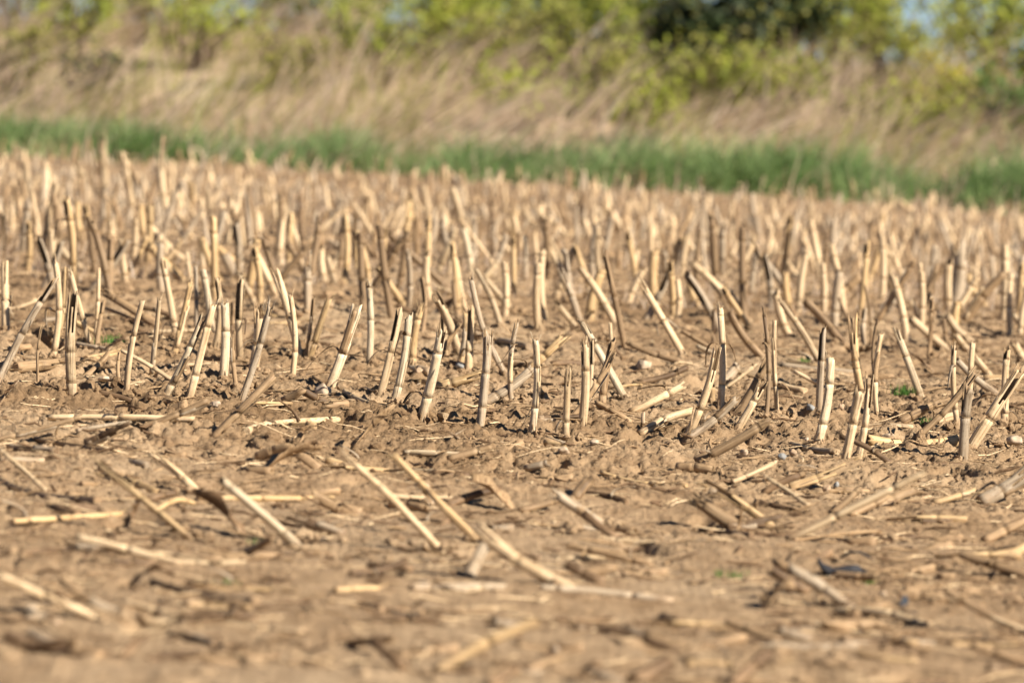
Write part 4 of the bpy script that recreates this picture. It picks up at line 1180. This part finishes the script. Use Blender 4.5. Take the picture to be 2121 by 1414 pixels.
def foot_clods():
    V0, F0 = ico(2); P = []
    for fx, fy in FEET:
        if fy > 18: continue
        for _ in range(11):
            a = rng.uniform(0, 6.28); d = abs(rng.normal(0.024, 0.014)); P.append((fx + math.cos(a) * d, fy + math.sin(a) * d, rng.uniform(0.0025, 0.0085) * (1 if rng.random() < 0.8 else 1.4)))
    P = np.array(P); n = len(P)
    z = plane_z(P[:, 0], P[:, 1]) + soil_disp(P[:, 0], P[:, 1])
    z = np.maximum(z, plane_z(P[:, 0], P[:, 1]) - 0.004) + P[:, 2] * 0.2
    S = V0[None] * (1 + rng.uniform(-0.28, 0.28, (n, len(V0), 1))) * rng.uniform(0.6, 1.4, (n, 1, 3)) * P[:, 2][:, None, None]
    V = (S + np.stack([P[:, 0], P[:, 1], z], -1)[:, None]).reshape(-1, 3)
    F = (F0[None] + (np.arange(n) * len(V0))[:, None, None]).reshape(-1, 3)
    tag(numpy_mesh('foot_clods', V, F, M['soil'], False), uniq('earth clods heaped around the feet of the stalks'), 'soil', kind='stuff')
foot_clods()

# ------------------------------------------------------------------ far rows of stubble: individuals first, the blurred rest as one mass
protos = []
for i in range(14):
    rd = random.Random(300 + i)
    h = rd.uniform(0.14, 0.24)
    e = make_stalk('stubble_stalk', Vector((0, 0, -50)), Vector((0, 0, -50 + h)), rd.uniform(0.0085, 0.0125), ['p', 'g', 'b', 'y', 'p', 'g', 'b', 'y', 'p', 'g', 'y', 'b', 'p', 'g'][i],
                   rd.choice(['c', 'c', 'h', 's', 'f']), auto_nodes(h, rd), 8, 0.03, sheath=1 if i % 3 == 0 else 0, seed=700 + i)
    protos.append(e)

spots = []
rd = random.Random(77)
y = 16.35
while y < EDGE + 0.25:
    half = 0.0835 * y + 0.9
    x = -half
    thin = 0.5 if y < 16.9 else 1.0
    while x < half:
        x += rd.uniform(0.035, 0.125) if y < 18.5 else (rd.uniform(0.022, 0.085) if y < 20.2 else rd.uniform(0.015, 0.055))
        if rd.random() > thin: continue
        spots.append((x + rd.gauss(0, 0.01), y + rd.gauss(0, 0.075)))
    y += rd.uniform(0.50, 0.62)
def pose():
    u = rd.random()
    if u < 0.50: return rd.gauss(0, 0.13)
    if u < 0.76: return -abs(rd.gauss(0.45, 0.22))      # leaning left
    return abs(rd.gauss(0.45, 0.2))
spots = [(sx, sy, pose(), rd.gauss(0, 0.12), rd.uniform(0.72, 1.22) * (1.0 - 0.62 * min(1, max(0, (sy - 17.0) / 5.0)))) for sx, sy in spots]
spots.sort(key=lambda s: s[1])
inview = [s for s in spots if abs(s[0]) < 0.0835 * s[1] * 1.02]
outside = [s for s in spots if abs(s[0]) >= 0.0835 * s[1] * 1.02]
N_IND = 300 - len(STANDING)
ind, rest = inview[:N_IND], inview[N_IND:] + outside
ymid = sorted(s[1] for s in ind)[len(ind) // 2]
used = set()
def quat_for(lx, ly):
    return Vector((0, 0, 1)).rotation_difference(Vector((math.sin(lx), math.sin(ly), max(0.15, math.cos(lx))))) @ Quaternion((0, 0, 1), rd.uniform(-0.7, 0.7))
for (sx, sy, lx, ly, sc) in ind:
    i = rd.randrange(len(protos)); src = protos[i]
    if i in used:
        e = src.copy(); col.objects.link(e)
        for ch in src.children:
            c = ch.copy(); col.objects.link(c); c.parent = e
    else:
        e = src; used.add(i)
    e.location = (sx, sy, ground_z(sx, sy))
    e.rotation_mode = 'QUATERNION'; e.rotation_quaternion = quat_for(lx, ly)
    e.scale = (sc ** 0.5, sc ** 0.5, sc)
    px = sx / (0.0835 * sy)
    third = 'left' if px < -0.33 else ('middle' if px < 0.33 else 'right')
    lean = 'upright' if abs(lx) < 0.25 else ('left-leaning' if lx < 0 else 'right-leaning')
    row = 'just behind the sharp rows' if sy < ymid else 'in the dense far rows'
    g = f'{lean} blurred stubble {row}, {third} third'
    tag(e, uniq(f'small {lean} blurred stubble stalk {row}, {third} third of the photo', g), 'stalk', g)
for i, e in enumerate(protos):
    if i not in used:
        for ch in list(e.children): bpy.data.objects.remove(ch)
        bpy.data.objects.remove(e)

def far_mass(name, items, mat, label):
    n = len(items); S = 7; RG = 4
    A = np.array(items)
    x, yy, lx, ly, sc = A.T
    z = plane_z(x, yy) + soil_disp(x, yy) + bank_z(x, yy) - 0.01
    h = rng.uniform(0.10, 0.23, n) * sc; r = rng.uniform(0.005, 0.0095, n)
    d = np.stack([np.sin(lx), np.sin(ly), np.maximum(0.15, np.cos(lx))], -1); d /= np.linalg.norm(d, axis=1)[:, None]
    s = np.cross(d, [0, 1, 0]); s /= np.linalg.norm(s, axis=1)[:, None]; q = np.cross(d, s)
    rings = []
    for i, (t, k) in enumerate(((0, 1.06), (0.42, 0.98), (0.45, 1.12), (0.48, 0.98), (1, 0.9))):
        for j in range(S):
            a = 2 * math.pi * j / S
            jag = rng.uniform(-0.12, 0.12, n) if i == 4 else 0
            rings.append(np.stack([x, yy, z], -1) + d * (h * (t + jag))[:, None] + (s * math.cos(a) + q * math.sin(a)) * (r * k)[:, None])
    V = np.stack(rings, 1)
    f = []
    for i in range(4):
        for j in range(S): f.append((i * S + j, i * S + (j + 1) % S, (i + 1) * S + (j + 1) % S, (i + 1) * S + j))
    F = (np.array(f)[None] + (np.arange(n) * V.shape[1])[:, None, None]).reshape(-1, 4)
    return tag(numpy_mesh(name, V.reshape(-1, 3), F, mat, True), label, 'stubble', kind='stuff')
for k, m in enumerate(('p', 'g', 'b')):
    far_mass('far_stubble', rest[k::3], M[m], uniq(['mass of straw-coloured stubble in front of the green grass strip', 'greyish stubble mixed into the far rows by the grass strip', 'brown stubble mixed into the far rows by the grass strip'][k]))

def far_straw():
    """leaf shreds and thin splinters among the far rows"""
    n = 10000
    ys = rng.uniform(17.0, EDGE + 0.3, n); xs = rng.uniform(-1, 1, n) * (0.0835 * ys + 0.9)
    z = plane_z(xs, ys) + bank_z(xs, ys) - 0.012
    V, F = blades_at(xs, ys, z, rng.uniform(0.02, 0.075, n), (0.1, 0), 0.0028, 3, 0.4, 0.9)
    tag(numpy_mesh('far_straw', V, F, M['drygrass']), uniq('dry leaf shreds and splinters among the far stubble rows'), 'straw', kind='stuff')
far_straw()

# ------------------------------------------------------------------ field margin: green grass, dry bank grass
def tz(x, y): return plane_z(x, y) + bank_z(x, y)
def grass_strip():
    n = 22000
    ys = EDGE + 0.12 + rng.gamma(2.0, 0.20, n); xs = rng.uniform(-4.4, 4.4, n)
    c = perlin(xs * 2.3, ys * 1.4, 41)
    c = c + 0.55 * perlin(xs * 6, ys * 3, 44)
    keep = c + rng.normal(0, 0.2, n) > -0.48
    xs, ys, c = xs[keep], ys[keep], c[keep]
    h = (0.10 + 0.15 * np.clip(c + 0.30, 0, 1)) * (1 + 0.10 * np.clip(xs, -2, 2)) * rng.uniform(0.6, 1.25, len(xs))
    V, F = blades_at(xs, ys, tz(xs, ys) - 0.01, h, (0.25 + 0.6 * perlin(xs * 4, ys * 2, 47), -0.2), 0.0050, 4, 0.75, 1.5)
    tag(numpy_mesh('green_grass', V, F, M['grass']), uniq('strip of fresh green grass along the far field edge'), 'grass', kind='stuff')
grass_strip()

def bank_grass(name, n, mat, lean, hr, seedn, thr, label, yr=(0.7, 7.5), w=0.004):
    ys = EDGE + rng.uniform(*yr, n); xs = rng.uniform(-1, 1, n) * (0.0835 * ys + 1.8)
    tuft = perlin(xs * 3.2, ys * 1.2, seedn + 3)
    c = perlin(xs * 0.9, ys * 0.5, seedn) + 0.5 * tuft + rng.normal(0, 0.12, n)
    k = c > thr; xs, ys, tuft = xs[k], ys[k], tuft[k]
    h = rng.uniform(*hr, len(xs)) * (1 + 0.5 * tuft)
    lx = lean[0] + 1.1 * perlin(xs * 1.7, ys * 0.6, seedn + 7) - 0.5 * (rng.random(len(xs)) < 0.2)
    V, F = blades_at(xs, ys, tz(xs, ys) - 0.02, h, (lx, lean[1]), w, 4, 0.45, 0.75)
    tag(numpy_mesh(name, V, F, mat), uniq(label), 'grass', kind='stuff')
bank_grass('dry_grass', 7500, M['drygrass'], (1.15, -0.1), (0.18, 0.46), 51, -0.30, 'pinkish tan dead grass leaning right all over the bank', w=0.0068)
bank_grass('edge_grass', 1500, M['drygrass'], (0.5, -0.2), (0.08, 0.24), 61, -0.2, 'scattered dead grass mixed into the green strip', yr=(0.0, 1.1), w=0.004)
bank_grass('brown_grass', 3500, M['drygrass_brown'], (0.6, 0), (0.12, 0.30), 52, -0.15, 'brown matted dead grass low on the bank')
bank_grass('bank_green_grass', 7000, M['leaf_olive'], (0.3, 0), (0.12, 0.36), 53, 0.0, 'olive green grass blades growing through the dead bank grass')
bank_grass('bank_lime_grass', 4500, M['leaf_lime'], (0.4, 0), (0.12, 0.34), 57, 0.05, 'lime green leafy stems growing through the dead bank grass')

# ------------------------------------------------------------------ shrubs and trees of the hedge bank
def limb(pts, rads, sides=6):
    V, F = [], []
    n = len(pts)
    for i, p in enumerate(pts):
        t = (pts[min(i + 1, n - 1)] - pts[max(i - 1, 0)]).normalized()
        s = t.cross(Vector((0.3, 1, 0.1))).normalized(); q = t.cross(s)
        for j in range(sides):
            a = 2 * math.pi * j / sides
            V.append(p + (s * math.cos(a) + q * math.sin(a)) * rads[i])
    for i in range(n - 1):
        for j in range(sides): F.append((i * sides + j, i * sides + (j + 1) % sides, (i + 1) * sides + (j + 1) % sides, (i + 1) * sides + j))
    F.append(tuple(reversed(range(sides)))); F.append(tuple((n - 1) * sides + j for j in range(sides)))
    return V, F

def leaves_mesh(centres, size, mat, name, parent):
    n = len(centres)
    C = np.array(centres)
    nn = rng.normal(0, 0.55, (n, 3)) + np.array(to_sun) * 0.7 + np.array([0, 0, 0.25])      # leaves turn to the light
    nn /= np.linalg.norm(nn, axis=1)[:, None]
    u = np.cross(nn, rng.normal(0, 1, (n, 3))); u /= np.linalg.norm(u, axis=1)[:, None]
    v = np.cross(nn, u)
    s = (size * rng.uniform(0.6, 1.35, n))[:, None]
    P = [C, C + u * s * 0.5 + v * s * 0.32 + nn * s * 0.08, C + u * s, C + u * s * 0.5 - v * s * 0.32 + nn * s * 0.08]
    V = np.stack(P, 1).reshape(-1, 3)
    F = (np.array([(0, 1, 2), (0, 2, 3)])[None] + (np.arange(n) * 4)[:, None, None]).reshape(-1, 3)
    o = numpy_mesh(name, V, F, mat); o.parent = parent
    return o

def shrub(name, px, depth, h, w, mat, label, cat='shrub', n_stem=11, n_leaf=900, leaf=0.035, bark='bark', lean=0.15, second=None, trunk=False):
    """px: photo column at which it stands; depth: distance; built as a root Empty with stems and foliage"""
    if not trunk: h *= 1.5; w *= 1.45; n_leaf = int(n_leaf * 1.6)
    else: n_leaf *= 2
    p = at_depth(px, 300, depth); x, y = p.x, p.y
    root = empty(name, (x, y, float(tz(x, y))))
    rd = random.Random(int(px * 13 + depth))
    tips = []
    for s in range(n_stem):
        if trunk:
            a = rd.uniform(0, 6.28); z0 = h * rd.uniform(0.08, 0.7); st = Vector((0.02 * math.sin(z0), 0, z0))
            end = st + Vector((math.cos(a) * w * rd.uniform(0.5, 1), math.sin(a) * w * 0.8, h * rd.uniform(0.12, 0.35))); r0 = 0.006 * h
        else:
            a = rd.uniform(0, 6.28); st = Vector((math.cos(a) * 0.05, math.sin(a) * 0.05, -0.03))
            end = Vector((math.cos(a) * w * rd.uniform(0.2, 1) + lean * h, math.sin(a) * w * rd.uniform(0.2, 0.9), h * rd.uniform(0.6, 1.05))); r0 = 0.008
        pts = []
        for i in range(7):
            t = i / 6
            q = st.lerp(end, t); q += Vector((rd.gauss(0, 0.02), rd.gauss(0, 0.02), (0.12 if not trunk else 0.02) * h * math.sin(math.pi * t) - 0.10 * h * t ** 3))
            pts.append(q)
        V, F = limb(pts, [r0 * (1.1 - 0.85 * i / 6) + 0.0015 for i in range(7)])
        mesh_obj('branch' if trunk else 'stem', V, F, M[bark], root)
        tips.append(pts)
    if trunk:
        pts = [Vector((0.03 * math.sin(3 * i), 0.02 * math.cos(2 * i), -0.05 + h * i / 7)) for i in range(8)]
        V, F = limb(pts, [0.013 * h * (1.15 - 0.9 * i / 7) + 0.004 for i in range(8)], 9)
        mesh_obj('trunk', V, F, M[bark], root)
    cen = []
    clumps = []
    for pts in tips:
        for _ in range(4):
            i = rd.randint(2, 5); t = rd.random()
            clumps.append((pts[i].lerp(pts[i + 1], t), rd.uniform(0.025, 0.075) * (1.6 if trunk else 1)))
    for _ in range(n_leaf):
        c, s = rd.choice(clumps)
        cen.append((c.x + rd.gauss(0, s), c.y + rd.gauss(0, s), max(0.0, c.z + rd.gauss(0, s * 0.8))))
    cen = np.array(cen)
    if second:
        k = rng.random(len(cen)) < (0.16 if mat == 'leaf_dark' else 0.35)
        leaves_mesh(cen[~k], leaf, M[mat], 'crown' if trunk else 'foliage', root)
        leaves_mesh(cen[k], leaf, M[second], 'inner_foliage', root)
    else:
        leaves_mesh(cen, leaf, M[mat], 'crown' if trunk else 'foliage', root)
    return tag(root, uniq(label), cat, 'shrubs and trees on the bank')

# left part
shrub('shrub', 60, 29.5, 0.42, 0.28, 'leaf_lime', 'lime green shrub at the left edge of the bank', second='leaf_olive')
shrub('shrub', 250, 32.0, 0.34, 0.30, 'leaf_lime', 'small lime shrub on the left crest of the bank', n_leaf=500, second='leaf_olive')
shrub('shrub', 390, 28.0, 0.28, 0.20, 'leaf_lime', 'low lime shrub in the tan grass, left part of the bank', n_leaf=300)
shrub('shrub', 30, 26.6, 0.26, 0.16, 'leaf_olive', 'olive shrub low at the left edge above the green grass', n_leaf=280)
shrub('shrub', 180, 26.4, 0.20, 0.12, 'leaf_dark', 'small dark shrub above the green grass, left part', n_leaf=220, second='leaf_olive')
shrub('shrub', 520, 33.0, 0.52, 0.36, 'leaf_lime', 'lime shrub topping the bank left of the sky gap', second='leaf_olive')
shrub('shrub', 690, 29.5, 0.32, 0.32, 'leaf_lime', 'bright lime shrub below the left sky gap', n_leaf=900)
shrub('shrub', 860, 29.0, 0.30, 0.36, 'leaf_lime', 'spreading lime bramble in the middle of the bank', n_leaf=1000)
shrub('shrub', 1010, 28.2, 0.26, 0.26, 'leaf_olive', 'olive bramble just right of the spreading lime one', n_leaf=500, second='leaf_lime')
shrub('shrub', 1130, 30.0, 0.44, 0.34, 'leaf_lime', 'lime shrub in front of the dark shade-coloured bushes, centre', n_leaf=900, second='leaf_olive')
shrub('shrub', 1300, 29.0, 0.42, 0.30, 'leaf_lime', 'rounded lime shrub left of the darkest hollow', n_leaf=1100, second='leaf_green')
shrub('shrub', 1250, 27.2, 0.24, 0.22, 'leaf_olive', 'low olive shrub above the green grass, right of centre', n_leaf=420, second='leaf_lime')
shrub('shrub', 1500, 27.4, 0.22, 0.2, 'leaf_olive', 'low olive shrub in tan grass under the dark hollow', n_leaf=260)
shrub('shrub', 1690, 28.2, 0.34, 0.22, 'leaf_olive', 'thin olive shrub right of the pale leaning branch', n_leaf=380, second='leaf_lime')
shrub('shrub', 1850, 28.6, 0.36, 0.30, 'leaf_lime', 'lime shrub under the right sky gap', n_leaf=800, second='leaf_olive')
shrub('shrub', 2080, 28.0, 0.40, 0.28, 'leaf_lime', 'lime shrub at the right edge of the bank', n_leaf=800, second='leaf_olive')
shrub('shrub', 2060, 26.6, 0.24, 0.2, 'leaf_green', 'green shrub low at the right edge above the grass', n_leaf=500)
shrub('shrub', 760, 27.6, 0.26, 0.24, 'leaf_lime', 'lime bramble low on the bank, left of centre', n_leaf=420, second='leaf_olive')
shrub('shrub', 950, 30.6, 0.40, 0.34, 'leaf_lime', 'lime shrub below the dark crest bush, centre', n_leaf=900, second='leaf_green')
shrub('shrub', 1180, 28.4, 0.30, 0.28, 'leaf_lime', 'lime bramble mid-bank, right of centre', n_leaf=800, second='leaf_olive')
shrub('shrub', 1400, 28.0, 0.24, 0.22, 'leaf_lime', 'small lime bramble under the rounded lime shrub', n_leaf=420)
shrub('shrub', 1950, 26.9, 0.22, 0.22, 'leaf_olive', 'low olive bramble left of the arching vine', n_leaf=380, second='leaf_yellow')
shrub('shrub', 1760, 26.8, 0.18, 0.16, 'leaf_lime', 'tiny lime bramble in tan grass, right part of the bank', n_leaf=160)
shrub('shrub', 140, 28.2, 0.28, 0.2, 'leaf_lime', 'lime bramble in tan grass near the left edge', n_leaf=380)
shrub('shrub', 600, 27.4, 0.2, 0.16, 'leaf_olive', 'low olive bramble in the widest tan grass patch', n_leaf=200)
shrub('shrub', 1710, 30.5, 0.52, 0.30, 'leaf_lime', 'lime shrub on the crest left of the right sky gap', n_leaf=1000, second='leaf_olive')
shrub('shrub', 2000, 30.5, 0.46, 0.30, 'leaf_lime', 'lime shrub on the crest below the right sky gap', n_leaf=900, second='leaf_green')
shrub('shrub', 1620, 27.0, 0.22, 0.2, 'leaf_lime', 'lime bramble low on the bank below the pale dead branch', n_leaf=300, second='leaf_olive')
shrub('shrub', 1330, 26.4, 0.18, 0.2, 'leaf_lime', 'low lime bramble just above the green strip, right of centre', n_leaf=260)
shrub('shrub', 1060, 26.6, 0.2, 0.22, 'leaf_lime', 'low lime bramble just above the green strip, centre', n_leaf=300)
shrub('shrub', 1880, 26.2, 0.2, 0.18, 'leaf_lime', 'low lime bramble just above the green strip, right part', n_leaf=260)
shrub('shrub', 330, 30.0, 0.36, 0.3, 'leaf_lime', 'lime shrub high on the bank, left part', n_leaf=500, second='leaf_olive')
# bushes whose near-black leaf colour stands in for shade within the hedge
shrub('hedge_shade_bush', 985, 31.5, 0.50, 0.30, 'leaf_dark', 'dark shade-coloured bush on the crest right of the left sky gap', 'bush', 9, 1500, 0.045, second='leaf_green')
shrub('hedge_shade_bush', 1190, 31.8, 0.56, 0.34, 'leaf_dark', 'dark shade-coloured bush on the crest at centre', 'bush', 9, 1700, 0.045, second='leaf_olive')
shrub('hedge_shade_bush', 1405, 27.9, 0.33, 0.22, 'leaf_dark', 'very dark shade-coloured bush right of the rounded lime shrub', 'bush', 10, 1200, 0.045, second='leaf_olive')
shrub('hedge_shade_bush', 1545, 28.4, 0.38, 0.28, 'leaf_dark', 'very dark shade-coloured bush behind the pale leaning branch', 'bush', 10, 1500, 0.045, second='leaf_olive')
shrub('hedge_shade_bush', 1290, 32.5, 0.62, 0.45, 'leaf_dark', 'tall dark shade-coloured bush behind the rounded lime shrub', 'bush', 9, 1100, 0.045, second='leaf_lime')
shrub('hedge_shade_bush', 1680, 31.0, 0.55, 0.34, 'leaf_dark', 'dark shade-coloured bush on the crest left of the right sky gap', 'bush', 9, 1300, 0.045, second='leaf_olive')
shrub('hedge_shade_bush', 590, 32.5, 0.50, 0.24, 'leaf_dark', 'dark shade-coloured bush on the crest left of the left sky gap', 'bush', 9, 500, 0.045, second='leaf_olive')
shrub('hedge_shade_bush', 1090, 29.5, 0.30, 0.26, 'leaf_dark', 'low dark shade-coloured bush mid-bank at centre', 'bush', 9, 650, 0.045, second='leaf_olive')
shrub('shrub', 1465, 27.3, 0.26, 0.2, 'leaf_lime', 'lime bramble between the two very dark bushes', n_leaf=380, second='leaf_olive')
# trees
shrub('tree', 625, 37.0, 1.7, 0.55, 'leaf_lime', 'young tree with brown trunk left of the left sky gap', 'tree', 12, 1300, 0.045, trunk=True, second='leaf_olive')
shrub('tree', 1020, 38.5, 1.9, 0.6, 'leaf_olive', 'young tree with brown trunk right of the left sky gap', 'tree', 12, 1500, 0.045, trunk=True, second='leaf_lime')
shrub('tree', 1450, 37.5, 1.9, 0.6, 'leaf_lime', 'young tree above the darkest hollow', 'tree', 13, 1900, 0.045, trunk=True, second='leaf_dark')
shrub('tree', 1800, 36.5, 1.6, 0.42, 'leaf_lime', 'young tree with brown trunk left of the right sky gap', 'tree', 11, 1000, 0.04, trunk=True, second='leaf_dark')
shrub('tree', 2075, 36.0, 1.6, 0.42, 'leaf_lime', 'young tree at the right edge beside the right sky gap', 'tree', 11, 1000, 0.04, trunk=True, second='leaf_green')
shrub('tree', 330, 40.0, 1.6, 0.5, 'leaf_lime', 'young tree on the left crest of the bank', 'tree', 11, 1100, 0.045, trunk=True, second='leaf_olive')
shrub('tree', 90, 41.0, 1.6, 0.5, 'leaf_olive', 'young tree at the upper left corner', 'tree', 11, 1100, 0.045, trunk=True, second='leaf_lime')

def dead_branch(name, pts_px, depth, r, mat, label, leafmat=None, n=0, cat='branch'):
    P = [at_depth(x, y, depth + 0.03 * i) for i, (x, y) in enumerate(pts_px)]
    base = P[0].copy(); base.z = min(base.z, float(tz(base.x, base.y)))
    root = empty(name, base)
    pts = [Vector((0, 0, -0.03))] + [p - base for p in P]
    V, F = limb(pts, [r * (1.1 - 0.8 * i / len(pts)) for i in range(len(pts))])
    mesh_obj('stem', V, F, M[mat], root)
    if leafmat:
        cen = []
        for _ in range(n):
            i = rng.integers(1, len(pts) - 1); q = pts[i].lerp(pts[i + 1], rng.random()); cen.append((q.x + rng.normal(0, 0.022), q.y + rng.normal(0, 0.03), q.z + rng.normal(0, 0.022)))
        leaves_mesh(cen, 0.028, M[leafmat], 'foliage', root)
    for s in range(3):
        i = 1 + s % (len(pts) - 1); q = pts[i]
        t = [q, q + Vector((0.04, 0.02, 0.03 + 0.02 * s)), q + Vector((0.07 + 0.02 * s, 0.03, 0.08))]
        V, F = limb(t, [r * 0.45, r * 0.35, r * 0.15], 5); mesh_obj('twig', V, F, M[mat], root)
    return tag(root, uniq(label), cat)
dead_branch('dead_branch', [(1590, 260), (1610, 190), (1640, 110), (1668, 50)], 28.5, 0.016, 'bark_pale', 'pale dead branch leaning right in front of the dark bushes')
dead_branch('vine', [(2120, 310), (2050, 270), (2020, 210), (1985, 165), (1935, 125), (1900, 115)], 27.5, 0.005, 'bark', 'arching yellow-leaved vine at the right side of the bank', 'leaf_yellow', 330, 'vine')
dead_branch('dead_branch', [(1890, 160), (1925, 120), (1960, 80)], 28.8, 0.009, 'bark_pale', 'short pale dead stem below the right sky gap')
dead_branch('dead_branch', [(500, 110), (540, 60), (580, 15)], 30.5, 0.008, 'bark_pale', 'thin pale dead stem on the left crest')
dead_branch('dead_branch', [(2030, 260), (2050, 235), (2068, 215)], 26.6, 0.010, 'bark_pale', 'short pale dead stem beside the arching vine')
